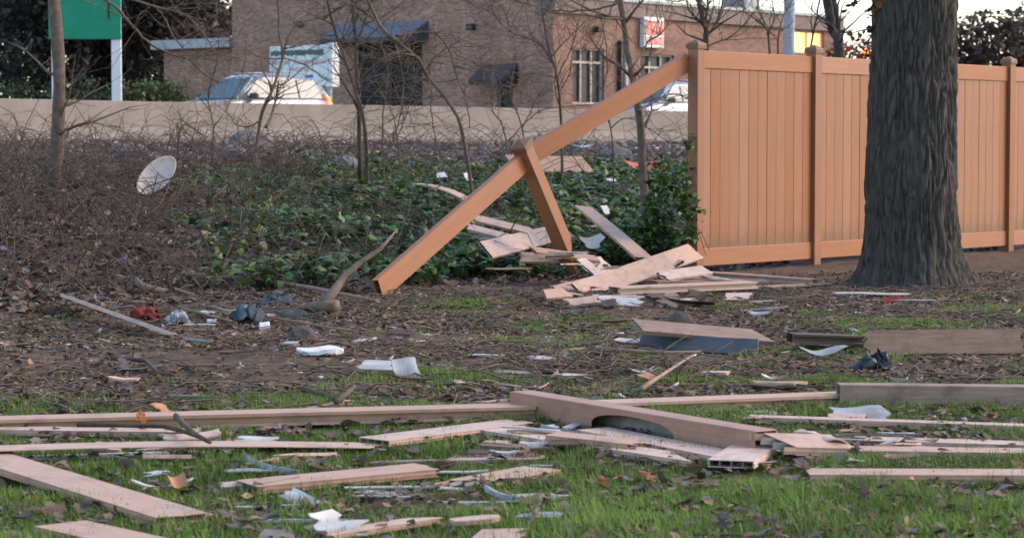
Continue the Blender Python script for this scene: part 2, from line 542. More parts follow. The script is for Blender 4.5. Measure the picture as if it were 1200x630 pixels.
# ------------------------------------------------------------------ torn rail and leaning post
def frame_obj(o, origin, X, Yhint, flip=False):
    X = X.normalized(); Y = (Yhint - X * Yhint.dot(X)).normalized(); Z = X.cross(Y)
    o.matrix_world = Matrix(((X.x, Y.x, Z.x, origin.x), (X.y, Y.y, Z.y, origin.y), (X.z, Y.z, Z.z, origin.z), (0, 0, 0, 1)))
def tube_rail(label, rB, rA, hh=.079):
    Lr = (rA - rB).length
    mb = MB()
    tt, sk = .025, .004
    mb.box(0.012, Lr, -tt, -tt + sk, -hh, hh); mb.box(0, Lr, tt - sk, tt, -hh, hh)
    mb.box(0, Lr, -tt + sk, tt - sk, hh - sk, hh); mb.box(.02, Lr, -tt + sk, tt - sk, -hh, -hh + sk)
    mb.box(.03, Lr, -tt + sk, tt - sk, -.002, .002)
    r_ = mb.build("fence_rail", M['rail_vinyl'])
    frame_obj(r_, rB, rA - rB, FN)
    tag(r_, label, "fence rail", "fence rails")
tube_rail("tan rail slanting from the standing post down to the leaning post", at(622, 181, 18.78), at(805, 73, 20.0))
tube_rail("tan rail slanting from the leaning post down to the ground", at(442, 340, 16.75), at(616, 187, 18.72))

top = at(611, 170, 18.62); base = at(674, 320, 19.25)
ax = (base - top); Lp = ax.length + .1
mb = MB()
h = POST_W / 2 * 1.12; sk = .006
# walls: near-left (dark), near-right, far-left, far-right; the wall ends are torn at different lengths
def wall(p0, p1, inn, l0, l1, nseg=6):
    vs_ = []
    n = nseg + 1
    for i in range(n):
        f = i / nseg
        q = Vector(p0).lerp(Vector(p1), f)
        L_ = l0 + (l1 - l0) * f + (rng.uniform(-.02, .02) if 0 < i < nseg else 0)
        for w_ in (0, 1):
            r_ = q + Vector(inn) * sk * w_
            vs_ += [(r_.x, r_.y, 0), (r_.x, r_.y, -L_)]
    fs = []
    for i in range(nseg):
        b = i * 4
        fs += [(b, b + 4, b + 5, b + 1), (b + 2, b + 3, b + 7, b + 6), (b, b + 2, b + 6, b + 4), (b + 1, b + 5, b + 7, b + 3)]
    fs += [(0, 1, 3, 2), (nseg * 4, nseg * 4 + 2, nseg * 4 + 3, nseg * 4 + 1)]
    mb.add(vs_, fs)
# local: x along fence direction, y along fence normal, z along the post
wall((-h, h, 0), (-h, -h, 0), (1, 0, 0), Lp * .80, Lp * 1.0)
wall((-h + sk, -h, 0), (h, -h, 0), (0, 1, 0), Lp * .78, Lp * .70)
wall((h, -h + sk, 0), (h, h, 0), (-1, 0, 0), Lp * .70, Lp * .74)
wall((h - sk, h, 0), (-h + sk, h, 0), (0, -1, 0), Lp * .74, Lp * .8)
lpost = empty("leaning_fence_post", top)
Zp = -ax.normalized(); FDr = Vector((math.cos(math.radians(60)), math.sin(math.radians(60)), 0)); Xp = (FDr - Zp * FDr.dot(Zp)).normalized(); Yp = Zp.cross(Xp)
lpost.matrix_world = Matrix(((Xp.x, Yp.x, Zp.x, top.x), (Xp.y, Yp.y, Zp.y, top.y), (Xp.z, Yp.z, Zp.z, top.z), (0, 0, 0, 1)))
tag(lpost, "snapped tan fence post leaning with the slanting rail through it", "post", "fence posts")
mb.build("post_shaft", M['rail_vinyl'], lpost)
c = link("cap", capm, M['rail_vinyl'], lpost); c.location = (0, 0, .012); c.scale = (1.14, 1.14, 1.0)
# ------------------------------------------------------------------ fallen boards
def slab(mb, L, ys, z0, z1, nx_, o0, o1, bend, mi=0):
    """a strip of material running along x, cross-section columns ys, torn ends o0/o1 per column"""
    ny_ = len(ys)
    vs_ = []
    for i in range(nx_ + 1):
        for j, y in enumerate(ys):
            x = o0[j] + (L - o0[j] - o1[j]) * i / nx_
            dz = bend(x / L, y)
            vs_ += [(x, y, z0 + dz), (x, y, z1 + dz)]
    fs = []
    st = ny_ * 2
    for i in range(nx_):
        for j in range(ny_ - 1):
            a = i * st + j * 2
            fs += [(a + 1, a + st + 1, a + st + 3, a + 3), (a, a + 2, a + st + 2, a + st)]
        a = i * st
        fs.append((a, a + st, a + st + 1, a + 1))
        a = i * st + (ny_ - 1) * 2
        fs.append((a, a + 1, a + st + 1, a + st))
    for j in range(ny_ - 1):
        a = j * 2
        fs.append((a, a + 1, a + 3, a + 2))
        a = nx_ * st + j * 2
        fs.append((a, a + 2, a + 3, a + 1))
    mb.add(vs_, fs, mi)

def jags(n, amt, slant=0.0):
    o = [rng.uniform(0, amt) + slant * i / max(1, n - 1) for i in range(n)]
    m = min(o)
    return [x - m for x in o]

def hollow_board(L, w, t, cells=4, j0=0.0, j1=0.0, s0=0.0, s1=0.0, bend=None, skin=.0028, top_only=False):
    mb = MB()
    bend = bend or (lambda u, y: 0.0)
    ny_ = 7 if (j0 or j1) else 3
    ys = [w * i / (ny_ - 1) for i in range(ny_)]
    o0, o1 = jags(ny_, j0, s0), jags(ny_, j1, s1)
    nx_ = 8
    slab(mb, L, ys, t - skin, t, nx_, o0, o1, bend)
    if top_only: return mb
    slab(mb, L, ys, 0, skin, nx_, jags(ny_, j0, s0), jags(ny_, j1, s1), bend)
    for c in range(cells + 1):
        y0 = min(max(w * c / cells - skin / 2, .0025), w - .0025 - skin)
        f = c / cells
        a, b = j0 * .7 + s0 * f + .002, j1 * .7 + s1 * f + .002
        if c in (0, cells):          # the edge is moulded with a bead along its middle
            slab(mb, L, [y0, y0 + skin], skin, t - skin, nx_, [a] * 2, [b] * 2, bend, 0)
            yb = y0 - .0035 if c == 0 else y0 + skin
            slab(mb, L, [yb, yb + .0035], t * .38, t * .62, nx_, [a + .001] * 2, [b + .001] * 2, bend, 0)
        else:
            slab(mb, L, [y0, y0 + skin], skin, t - skin, nx_, [a] * 2, [b] * 2, bend, 1)
    return mb

def channel_rail(L, w, t, bend=None, skin=.004, j0=0.0, j1=0.0):
    """fence rail lying flat, its picket slot facing -y"""
    mb = MB(); bend = bend or (lambda u, y: 0.0)
    n = 4
    ys = [0, w * .33, w * .66, w]
    slab(mb, L, ys, t - skin, t, n, jags(4, j0), jags(4, j1), bend)
    slab(mb, L, ys, 0, skin, n, jags(4, j0), jags(4, j1), bend)
    z = [0] * 2
    slab(mb, L, [w - skin, w], skin, t - skin, n, z, z, bend)
    slab(mb, L, [.026, .026 + skin], skin, t - skin, n, z, z, bend)
    slab(mb, L, [0, skin], skin, t * .24, n, z, z, bend)
    slab(mb, L, [0, skin], t * .76, t - skin, n, z, z, bend)
    slab(mb, L, [skin, .026], t * .24 - skin, t * .24, n, [.001] * 2, [.001] * 2, bend, 1)
    slab(mb, L, [skin, .026], t * .76, t * .76 + skin, n, [.001] * 2, [.001] * 2, bend, 1)
    return mb

def set_frame(o, p0, p1, roll=0.0):
    X = (p1 - p0).normalized()
    Y = Vector((0, 0, 1)).cross(X).normalized()
    Z = X.cross(Y)
    c, s_ = math.cos(roll), math.sin(roll)
    Y2 = Y * c + Z * s_; Z2 = Z * c - Y * s_
    o.matrix_world = Matrix(((X.x, Y2.x, Z2.x, p0.x), (X.y, Y2.y, Z2.y, p0.y), (X.z, Y2.z, Z2.z, p0.z), (0, 0, 0, 1)))

GB = "fallen fence boards"
def board(name, label, a, b, w=.155, t=.022, la=.012, lb=.012, roll=0.0, cells=4, j0=0.0, j1=0.0, s0=0.0, s1=0.0, bow=0.0, twist=0.0,
          m='vinyl', top_only=False, kind='board', cat=None, group=GB, Ya=None, Yb=None, bev=0.0):
    p0 = at(a[0], a[1], Ya) if Ya else G(a[0], a[1], la)
    p1 = at(b[0], b[1], Yb) if Yb else G(b[0], b[1], lb)
    L = (p1 - p0).length
    bend = (lambda u, y: bow * math.sin(math.pi * min(max(u, 0), 1)) + twist * (u - .5) * (y / w - .5)) if (bow or twist) else None
    if kind == 'board' and not top_only: j1 = max(j1, .018)
    if kind == 'board': mbx = hollow_board(L, w, t, cells, j0, j1, s0, s1, bend, top_only=top_only)
    elif kind == 'rail': mbx = channel_rail(L, w, t, bend, j0=j0, j1=j1)
    elif kind == 'solid':
        mbx = MB(); n = 6; ys = [w * i / (n - 1) for i in range(n)]
        slab(mbx, L, ys, 0, t, 10, jags(n, j0, s0), jags(n, j1, s1), bend or (lambda u, y: 0.0))
    elif kind == 'post':
        mbx = MB(); s_ = .005
        mbx.box(0, L, 0, s_, 0, t); mbx.box(0, L, w - s_, w, 0, t)
        mbx.box(0, L, s_, w - s_, t - s_, t); mbx.box(0, L, s_, w - s_, 0, s_)
    o = mbx.build(name, [M[m], M['vinyl_core']], bevel=bev)
    set_frame(o, p0, p1, roll)
    tag(o, label, cat or {'board': 'fence board', 'rail': 'fence rail', 'solid': 'board', 'post': 'fence post'}[kind], group)
    return o

# --- two long rails and two posts across the lawn
board("fence_rail", "long fallen rail, grooved side showing, running left from the fallen post", (-30, 508), (628, 491), w=.15, t=.05, kind='rail', la=.008, lb=.015, group="fence rails")
board("fence_rail", "long fallen rail running right from behind the fallen post", (640, 490), (1029, 475), w=.15, t=.05, kind='rail', la=.008, lb=.008, j1=.03, group="fence rails")
board("fence_post", "fallen square post lying past the end of the right-hand rail", (984, 478), (1260, 481), w=.105, t=.098, kind='post', la=.0, lb=.0, bev=.005, group="fence posts", m='brown_board')

# fallen post with routed holes in its side
pa, pb = G(597, 489, .0), G(884, 540, .0)
Lq = (pb - pa).length
W_ = .105; T_ = .105
mb = MB()
c0, c1, ctop = Lq * .36, Lq * .70, .083           # the routed opening in the near wall
arch = []
for i in range(15):
    f = i / 14; a = math.pi * (1 - f)
    arch.append(((c0 + c1) / 2 + (c1 - c0) / 2 * math.cos(a), .012 + (ctop - .012) * max(0, math.sin(a)) ** .55))
out = [(0, 0), (0, T_)] + [(Lq, T_), (Lq, 0)] + [(c1, 0.0)] + arch[::-1] + [(c0, 0.0)]
poly_bm = bmesh.new()
vv_ = [poly_bm.verts.new((x, 0, z)) for x, z in out]
f_ = poly_bm.faces.new(vv_)
r_ = bmesh.ops.extrude_face_region(poly_bm, geom=[f_])
bmesh.ops.translate(poly_bm, verts=[e for e in r_['geom'] if isinstance(e, bmesh.types.BMVert)], vec=(0, .005, 0))
bmesh.ops.triangulate(poly_bm, faces=[f for f in poly_bm.faces if len(f.verts) > 4])
bmesh.ops.recalc_face_normals(poly_bm, faces=poly_bm.faces)
poly_bm.verts.index_update()
mb.add([v.co[:] for v in poly_bm.verts], [[v.index for v in f.verts] for f in poly_bm.faces])
poly_bm.free()
mb.box(0, Lq, W_ - .005, W_, 0, T_, 1)
mb.box(.0005, Lq - .0005, .005, W_ - .005, T_ - .005, T_)
mb.box(.0005, Lq - .0005, .005, W_ - .005, 0, .005, 1)
fp = mb.build("fence_post", [M['post_vinyl'], M['vinyl_core']])
bv = fp.modifiers.new("bevel", 'BEVEL'); bv.width = .008; bv.segments = 3; bv.limit_method = 'ANGLE'; bv.angle_limit = math.radians(60)
set_frame(fp, pa, pb)
tag(fp, "fallen square post with an arched hole cut in its side, lying across the boards", "fence post", "fence posts")

# --- boards on the lawn
B = board
B("fence_board", "pale board half under the left end of the long rail", (-60, 509), (231, 513), w=.12, j1=.05)
B("fence_board", "long split board, its upper skin lifting, at the left edge", (-40, 536), (440, 531), w=.155, top_only=True, la=.03, lb=.01, j1=.08, bow=.012, t=.02)
B("fence_board", "lower half of the split board at the left edge", (-40, 543), (290, 533), w=.12, top_only=True, t=.008, la=.006, lb=.006, j1=.1, m='vinyl')
B("fence_board", "narrow white plastic strip inside the split board", (90, 536), (262, 532), w=.05, kind='solid', t=.004, la=.014, lb=.01, m='white', j1=.05, cat="plastic strip")
B("fence_board", "board sloping to the fallen post, dark hollow end at its left", (456, 523), (628, 501), w=.155, la=.02, lb=.008, s0=.0)
B("fence_board", "flat sliver of board lying left of the dark hollow end", (398, 531), (470, 522), w=.10, t=.012, j0=.06, j1=.05, top_only=True)
B("fence_board", "short board end poking out just left of the hollow-ended board", (556, 509), (640, 522), w=.15, j0=.05, la=.012, lb=.012)
B("fence_board", "board with open cells at its left end in front of the fallen post", (638, 519), (748, 531), w=.13, t=.03, cells=3, la=.03, lb=.012, j1=.06)
B("fence_board", "long board running beneath the arched hole of the fallen post", (676, 510), (848, 544), w=.15, la=.02, lb=.008, j1=.05)
B("fence_board", "long board tapering to a point in the grass before the fallen post", (650, 523), (812, 548), w=.13, la=.012, lb=.008, s1=.22)
B("fence_board", "short hollow board pointing at the camera with four open cells", (884, 549), (914, 528), w=.16, t=.026, la=.02, lb=.024, roll=0.0)
B("fence_board", "short hollow board touching the right end of the fallen post", (918, 533), (1003, 535), w=.17, t=.03, cells=3, la=.035, lb=.014, s0=-.05, j1=.05, roll=.18)
B("fence_board", "grey-edged thin board beneath the short hollow board", (918, 538), (990, 540), w=.12, t=.014, la=.0, lb=.002, j1=.06, m='brown_board')
B("fence_board", "crumpled broken board skin with a hole, on the right-hand pile", (962, 523), (1004, 528), w=.30, t=.006, kind='solid', la=.05, lb=.03, j0=.10, j1=.10, bow=.03, twist=.03)
B("fence_board", "long board running off to the right from the crumpled skin", (1004, 535), (1230, 538), w=.14, la=.01, lb=.01)
B("fence_board", "lone long board in the open grass at lower right", (949, 565), (1260, 566), w=.15, t=.026, cells=3, la=.012, lb=.012, s0=.0)
B("fence_board", "thin board lying in the grass below the right-hand rail", (877, 494), (1230, 506), w=.085, t=.02, la=.012, lb=.012, j0=.03)
B("fence_board", "pale thin board behind the crumpled skin at right", (1000, 522), (1230, 529), w=.12, la=.008, lb=.008, j0=.05)
B("fence_board", "open-ended hollow board in the grass at lower left", (301, 579), (516, 558), w=.165, t=.026, cells=4, la=.016, lb=.016, s0=0.0)
B("fence_board", "wide board with a snapped white left end, lower centre", (572, 573), (661, 556), w=.16, t=.018, la=.012, lb=.012, s0=-.12, j0=.06)
B("fence_board", "board sunk flat in the grass above the wide snapped board", (522, 543), (638, 541), w=.16, t=.012, la=.0, lb=.0, j0=.05, j1=.04)
B("fence_board", "hollow board jutting in from the lower left edge", (-160, 505), (184, 616), w=.165, t=.024, la=.016, lb=.016)
B("fence_board", "board cut by the bottom left corner", (40, 625), (168, 655), w=.165, t=.022, la=.012, lb=.012)
B("fence_board", "narrow splintered board at the bottom edge, left of centre", (384, 634), (519, 612), w=.07, t=.016, la=.01, lb=.01, j0=.03, s1=.09)
B("fence_board", "broken board end at the bottom edge, below the wide snapped board", (548, 642), (625, 640), w=.19, t=.02, la=.02, lb=.02, j0=.0, j1=.06, s0=.05, s1=-.05)
B("fence_board", "slim tan splinter in front of the long left rail", (240, 521), (334, 517), w=.10, t=.01, la=.006, lb=.006, s1=.12, j0=.06, top_only=True)
B("fence_board", "short upright splinter of board behind the long left rail", (352, 485), (412, 472), w=.035, t=.014, la=.005, lb=.03, j0=.03)
B("fence_board", "brown strip of board in the grass right of the open-ended board", (432, 546), (520, 543), w=.05, t=.012, la=.0, lb=.0, j0=.05, j1=.05, m='brown_board')

# --- middle distance
B("fence_board", "tilted board on the muddy left side, grey underneath", (70, 347), (206, 396), w=.10, t=.022, la=.10, lb=.02, j1=.06, s1=.05, roll=-.35)
B("fence_board", "brown board resting on the blue-grey panel", (747, 391), (910, 405), w=.15, t=.022, la=.10, lb=.02, roll=.35, m='brown_board', s1=.1, s0=-.03)
B("plastic_sheet", "blue-grey panel tilted on edge under the brown board", (746, 410), (888, 417), w=.11, t=.012, kind='solid', roll=.75, la=.0, lb=.0, m='slate', cat="panel", group=None, s1=.03)
B("fence_rail", "dark brown channel piece right of the blue-grey panel", (930, 402), (1012, 405), w=.14, t=.05, kind='rail', la=.05, lb=.03, m='dark_board', group="fence rails")
B("fence_board", "brown board standing on edge at the right edge of the mud", (1012, 418), (1200, 416), w=.15, t=.022, roll=.95, la=.0, lb=.0, m='brown_board', j0=.04)

# --- pile at the foot of the fence
B("fence_board", "wide board on top of the pile, propped up against the fence foot", (687, 353), (823, 304), w=.17, Ya=17.1, Yb=19.3, s1=.03, roll=.75, m='vinyl')
B("fence_board", "board beneath the propped board, its left end on the mud", (666, 353), (770, 325), w=.165, Ya=17.2, Yb=19.4, roll=.6)
B("fence_rail", "rail with an open dark end lying in front of the pile", (727, 345), (888, 338), w=.15, t=.05, kind='rail', la=.04, lb=.05, group="fence rails")
B("fence_rail", "pale rail lying along the foot of the fence behind the pile", (808, 323), (950, 333), w=.12, t=.04, kind='rail', la=.06, lb=.03, group="fence rails")
B("fence_board", "thin board with a white torn edge in the middle of the pile", (795, 327), (880, 333), w=.10, t=.02, la=.10, lb=.06, j0=.06, j1=.08)
B("plastic_strip", "white torn strip in the pile by the fence", (806, 321), (850, 328), w=.05, t=.006, kind='solid', la=.12, lb=.10, j0=.05, j1=.05, m='white', cat="plastic strip", group=None)
B("fence_board", "dark-ended board low in the pile, under the front rail", (770, 333), (845, 334), w=.15, t=.026, cells=3, la=.05, lb=.03)
B("fence_board", "thin board poking out at the right of the pile", (880, 338), (975, 334), w=.08, t=.016, la=.015, lb=.015, s1=.1)
B("fence_board", "board sloping down from the ivy into the pile", (673, 243), (744, 304), w=.155, Ya=21.6, Yb=18.9, roll=-.1, bow=.008)
B("fence_board", "short bent board end where the sloping board meets the pile", (742, 315), (786, 318), w=.14, la=.08, lb=.1, roll=.55, j0=.05)
B("fence_board", "small square board fragment behind the left end of the pile", (699, 330), (728, 326), w=.24, t=.016, la=.03, lb=.03, roll=.75, j0=.08, j1=.08)

B("fence_board", "short board tilted under the right end of the propped board", (782, 330), (836, 322), w=.13, t=.02, la=.09, lb=.12, roll=.4, j0=.04)
B("fence_board", "thin dark board between the front rail and the fence", (838, 331), (905, 333), w=.09, t=.018, la=.05, lb=.03, roll=.2, m='brown_board', j1=.05)
B("fence_board", "slim board end sticking out left under the pile's lowest board", (640, 352), (672, 349), w=.12, t=.018, la=.02, lb=.02, roll=.45, s0=.1)
B("fence_board", "narrow splinter standing in the ivy right of the leaning post's foot", (690, 320), (706, 311), w=.05, t=.012, la=.02, lb=.14, j1=.06)
B("fence_board", "tan offcut flat on the mud below the front rail", (760, 352), (800, 350), w=.10, t=.014, la=.015, lb=.015, roll=.3, j0=.05, j1=.05, m='brown_board')

# --- boards half buried in the ivy
B("fence_board", "upper of two thin boards in the ivy left of the leaning post", (553, 260), (624, 277), w=.11, la=.3, lb=.24, roll=.5, j0=.04, j1=.06)
B("fence_board", "lower of two thin boards in the ivy left of the leaning post", (545, 270), (612, 287), w=.10, la=.28, lb=.22, roll=.45, j0=.04)
B("fence_board", "wide board in the ivy passing behind the leaning post", (576, 304), (672, 279), w=.18, t=.022, la=.2, lb=.24, s0=.12, cells=5, roll=.7)
B("fence_board", "short board ending right of the leaning post in the ivy", (626, 298), (704, 309), w=.10, la=.24, lb=.16, roll=.45, j0=.03)
B("fence_board", "pale board fragment under the wide board in the ivy", (608, 308), (656, 309), w=.14, t=.016, la=.16, lb=.16, roll=.5, j0=.05, j1=.05)
B("fence_board", "curved board lying in the ivy behind the slanting rail", (480, 216), (545, 236), w=.13, t=.014, kind='solid', la=.24, lb=.2, bow=.04, j0=.05, m='vinyl', cat="fence board")
B("plywood_sheet", "flat brown panel standing in the ivy behind the leaning post", (606, 202), (696, 203), w=.30, t=.02, kind='solid', roll=.75, la=.14, lb=.14, m='brown_board', cat="panel", group=None)
B("fence_board", "brown leaning splinter at the foot of the leaning post", (655, 331), (676, 336), w=.05, t=.016, la=.04, lb=.02, j0=.05)
B("fence_board", "brown thin strip on the rubble by the barrier, left of the brown panel", (560, 206), (600, 200), w=.10, t=.016, la=.1, lb=.1, m='brown_board', j0=.05)

# ------------------------------------------------------------------ smaller scraps
def shard(name, label, px, py, lx, ly, yaw=0.0, t=.004, curl=0.0, m='white', tilt=0.0, lift=.01, j=.3, cat="scrap", pitch=0.0, group="loose scraps of debris"):
    p = G(px, py, lift)
    mbx = MB(); n = 5
    ys = [ly * (i / (n - 1) - .5) for i in range(n)]
    o0 = jags(n, lx * j); o1 = jags(n, lx * j)
    wob = [rng.uniform(-1, 1) * .06 * ly for _ in range(3)]
    slab(mbx, lx, ys, 0, t, 8, o0, o1, lambda u, y: curl * (u - .5) ** 2 * 4 + wob[0] * math.sin(u * 6) + wob[1] * math.sin(y / ly * 5))
    o = mbx.build(name, M[m], smooth=False)
    o.matrix_world = Matrix.Translation(p) @ Matrix.Rotation(yaw, 4, 'Z') @ Matrix.Rotation(-pitch, 4, 'Y') @ Matrix.Rotation(tilt, 4, 'X') @ Matrix.Translation((-lx / 2, 0, 0))
    tag(o, label, cat, group)
    return o

M['foam'] = mat("white_foam", (.68, .68, .68), (.56, .56, .56), rough=.8, scale=25, bump=.3, bdist=.003)
M['orange_vinyl'] = mat("orange_tan_shard", (.46, .22, .10), (.36, .17, .08), rough=.6, scale=10)
M['teal'] = mat("teal_cloth", (.05, .085, .105), (.028, .046, .06), rough=.85, scale=9, bump=.5, dirt=(.12, .10, .09), dirt_amt=.5, dscale=8)
M['red'] = mat("red_cloth", (.20, .022, .018), (.10, .014, .012), rough=.8, scale=9, bump=.5)
M['coral'] = mat("orange_red_plastic", (.62, .13, .07), (.42, .09, .05), rough=.55, scale=6)
M['cream'] = mat("cream_plastic", (.66, .55, .47), (.58, .47, .40), rough=.45, scale=5, dirt=(.3, .25, .21), dirt_amt=.5, dscale=7)
M['dark_plastic'] = mat("dark_blue_plastic", (.035, .045, .06), (.02, .025, .032), rough=.35, scale=7, dirt=(.1, .08, .07), dirt_amt=.5, dscale=9)
S = shard
mb = MB()
n_ = 30
el = [(.125 * math.cos(2 * math.pi * i / n_) * (1 + rng.uniform(-.04, .04)), .07 * math.sin(2 * math.pi * i / n_) * (1 + rng.uniform(-.06, .06))) for i in range(n_)]
vs_ = [(x, y, 0) for x, y in el] + [(x * .97, y * .95, .022 + .006 * math.sin(x * 30)) for x, y in el] + [(0, 0, .024)]
mb.add(vs_, [(i, (i + 1) % n_, n_ + (i + 1) % n_, n_ + i) for i in range(n_)] + [(n_ + i, n_ + (i + 1) % n_, 2 * n_) for i in range(n_)] + [tuple(range(n_ - 1, -1, -1))])
o = mb.build("foam_piece", M['foam']); o.location = G(375, 413, .015); o.rotation_euler = (.10, .0, .08)
tag(o, "oval slab of white foam lying flat on the mud, left of centre", "foam", "loose scraps of debris")
S("plastic_sheet", "whitish bent sheet on the mud right of the foam oval", 443, 428, .20, .14, -.25, t=.004, m='white', tilt=.25, lift=.05, j=.25, cat="plastic sheet")
S("grey_scrap", "grey upturned scrap against the whitish bent sheet", 474, 433, .14, .13, .4, t=.006, m='grey_sheet', tilt=.8, lift=.05, cat="scrap")
S("plastic_sheet", "small white sheet under the twig heap, centre right", 672, 441, .19, .12, -.15, m='white', lift=.02, cat="plastic sheet")
S("plastic_strip", "white strip with a thin stick, middle of the mud", 572, 416, .21, .03, .03, m='white', lift=.02, j=.1, cat="plastic strip")
S("plastic_sheet", "curling white sheet left of the twig heap's tan scrap", 752, 436, .16, .07, .2, m='white', curl=.03, lift=.03, cat="plastic sheet")
S("board_scrap", "tan scrap leaning on the twig heap", 762, 441, .11, .08, .7, m='orange_vinyl', tilt=.3, lift=.04)
S("board_scrap", "pale squarish scrap right of the twig heap", 838, 438, .15, .12, -.3, m='vinyl', t=.012, lift=.02, j=.15)
S("board_scrap", "tan broken scrap with a white edge behind the right rail", 912, 450, .26, .20, -.25, m='vinyl', t=.01, lift=.03, j=.3)
S("plastic_strip", "white curled edge on the broken scrap behind the right rail", 906, 444, .12, .04, -.6, m='white', lift=.06, curl=.02, cat="plastic strip")
S("plastic_sheet", "pale crumpled sheet in front of the dark channel piece", 965, 413, .26, .18, .1, m='grey_sheet', lift=.03, curl=.03, j=.35, cat="plastic sheet")
S("plastic_strip", "white strip standing slanted in the grass before the fence pile", 896, 362, .32, .012, -.45, m='white', lift=.05, j=.05, pitch=.12, t=.008, cat="plastic strip")
S("plastic_strip", "short white strip crossing behind the slanted white strip", 893, 353, .20, .03, .35, m='white', lift=.03, j=.3, cat="plastic strip")
S("plastic_sheet", "long white shard by the tree roots", 1022, 344, .55, .10, -.04, m='white', lift=.03, j=.15, cat="plastic sheet")
S("plastic_sheet", "white shard beside the red scrap by the tree", 1072, 352, .35, .10, .0, m='white', lift=.03, cat="plastic sheet")
S("red_scrap", "red plastic scrap between white shards by the tree", 1046, 352, .16, .10, .1, m='red', lift=.03, tilt=.4, cat="scrap")
S("board_scrap", "tan scrap left of the red scrap by the tree", 1027, 352, .16, .07, .5, m='vinyl', lift=.02)
S("blue_scrap", "tiny light blue scrap in the grass near the tree", 1000, 365, .08, .05, .2, m='teal', lift=.02, cat="scrap")
S("plastic_sheet", "pale grey sheet in the grass below the right rail", 1010, 486, .24, .14, .12, m='grey_sheet', lift=.03, tilt=.3, j=.2, cat="plastic sheet")
S("plastic_strip", "white strip stuck in the grass at the far right boards", 1040, 519, .10, .012, .45, m='white', lift=.03, pitch=.25, j=.05, t=.006, cat="plastic strip")
S("plastic_strip", "white strip lying by the right-hand thin boards", 1058, 508, .2, .03, -.15, m='white', lift=.02, cat="plastic strip")
S("plastic_shard", "white chip under the right end of the short hollow board", 1002, 540, .06, .04, .3, m='white', lift=.02, cat="plastic scrap")
S("curled_shard", "curled tan shard with a white inside, left lawn", 190, 572, .20, .05, .15, m='white', curl=.03, lift=.012, j=.15, t=.006)
S("orange_shard", "orange-tan curled tip beside the curled white shard", 206, 566, .06, .05, .6, m='orange_vinyl', curl=.02, lift=.03, tilt=.7, j=.15)
S("orange_shard", "small orange-tan chip on the curled white shard", 177, 573, .055, .045, .1, m='orange_vinyl', lift=.02, j=.1)
S("plastic_strip", "upper white strip in the grass below the open-ended board", 458, 571, .30, .035, .10, m='white', lift=.015, j=.08, cat="plastic strip")
S("plastic_strip", "lower white strip in the grass below the open-ended board", 452, 582, .26, .03, -.1, m='white', lift=.012, j=.1, cat="plastic strip")
S("plastic_sheet", "pale grey sheet between the two white strips", 447, 578, .18, .06, -.05, m='grey_sheet', lift=.008, cat="plastic sheet")
S("plastic_shard", "pointed white shard at the snapped end of the wide board", 530, 573, .15, .05, .05, m='white', lift=.012, j=.4, cat="plastic scrap")
S("plastic_strip", "white strip right of the sunken board", 641, 546, .12, .03, -.1, m='white', lift=.02, cat="plastic strip")
S("plastic_strip", "grey strip lying in the grass below the wide snapped board, left", 550, 589, .26, .025, -.05, m='grey_sheet', lift=.015, j=.15, cat="plastic strip")
S("plastic_strip", "grey strip lying in the grass below the wide snapped board, right", 612, 585, .18, .05, .1, m='grey_sheet', lift=.015, cat="plastic strip")
S("plastic_sheet", "jagged white sheet at the bottom edge, left of centre", 402, 620, .16, .10, .2, m='white', lift=.025, tilt=.3, j=.4, cat="plastic sheet")
S("plastic_sheet", "bent white fin beside the jagged white sheet", 383, 607, .12, .05, .9, m='white', lift=.04, tilt=.8, j=.4, cat="plastic sheet")
S("plastic_strip", "thin white rod in the grass at the bottom left", 355, 611, .30, .010, .02, m='white', lift=.015, j=.03, t=.008, cat="plastic strip")
S("plastic_strip", "white strip before the open-celled board under the fallen post", 605, 522, .13, .03, -.25, m='white', lift=.012, cat="plastic strip")
S("plastic_strip", "white strip slanting over the boards by the fallen post", 623, 503, .24, .025, -.5, m='white', lift=.05, j=.08, t=.006, cat="plastic strip")
S("board_scrap", "small tan scrap behind the fallen post's left end", 578, 470, .14, .05, .5, m='vinyl', lift=.02)
S("plastic_strip", "white stick on the mud behind the left rail", 225, 464, .22, .010, -.12, m='white', lift=.015, j=.03, t=.006, cat="plastic strip")
S("board_scrap", "tan scrap behind the left rail, near the left edge", 190, 478, .08, .07, .8, m='orange_vinyl', tilt=.5, lift=.03)
S("board_scrap", "brown scrap of board behind the middle of the left rail", 328, 473, .19, .05, .12, m='brown_board', lift=.012, t=.012)
S("plastic_scrap", "white crumpled scrap below the teal cloth", 310, 383, .07, .06, .2, m='foam', lift=.03, tilt=.3, t=.02, cat="plastic scrap")
S("plastic_scrap", "white scrap left of the teal cloth", 248, 377, .06, .05, .0, m='foam', lift=.02, t=.015, cat="plastic scrap")
S("plastic_bag_scrap", "pale grey plastic scrap behind the left mud board", 270, 364, .26, .14, .3, m='grey_sheet', lift=.06, curl=.04, j=.35)
S("plastic_scrap", "white scrap in the ivy left of the slanting rail's middle", 517, 205, .14, .10, .3, m='foam', lift=.22, tilt=.6, cat="plastic scrap")
S("plastic_scrap", "white scrap in the ivy under the leaning post's rail", 548, 207, .12, .12, .8, m='foam', lift=.22, tilt=.8, cat="plastic scrap")
S("plastic_scrap", "white scrap on the ivy right of the leaning post", 710, 246, .12, .11, .8, m='foam', lift=.28, tilt=.8, cat="plastic scrap")
S("plastic_scrap", "white scrap on the ivy before the brown panel", 716, 211, .14, .09, .2, m='foam', lift=.22, tilt=.4, cat="plastic scrap")
S("plastic_sheet", "crumpled white sheet hanging on the ivy below the sloping board", 693, 285, .24, .20, .3, m='foam', lift=.2, curl=.05, tilt=.5, j=.4, cat="plastic sheet")
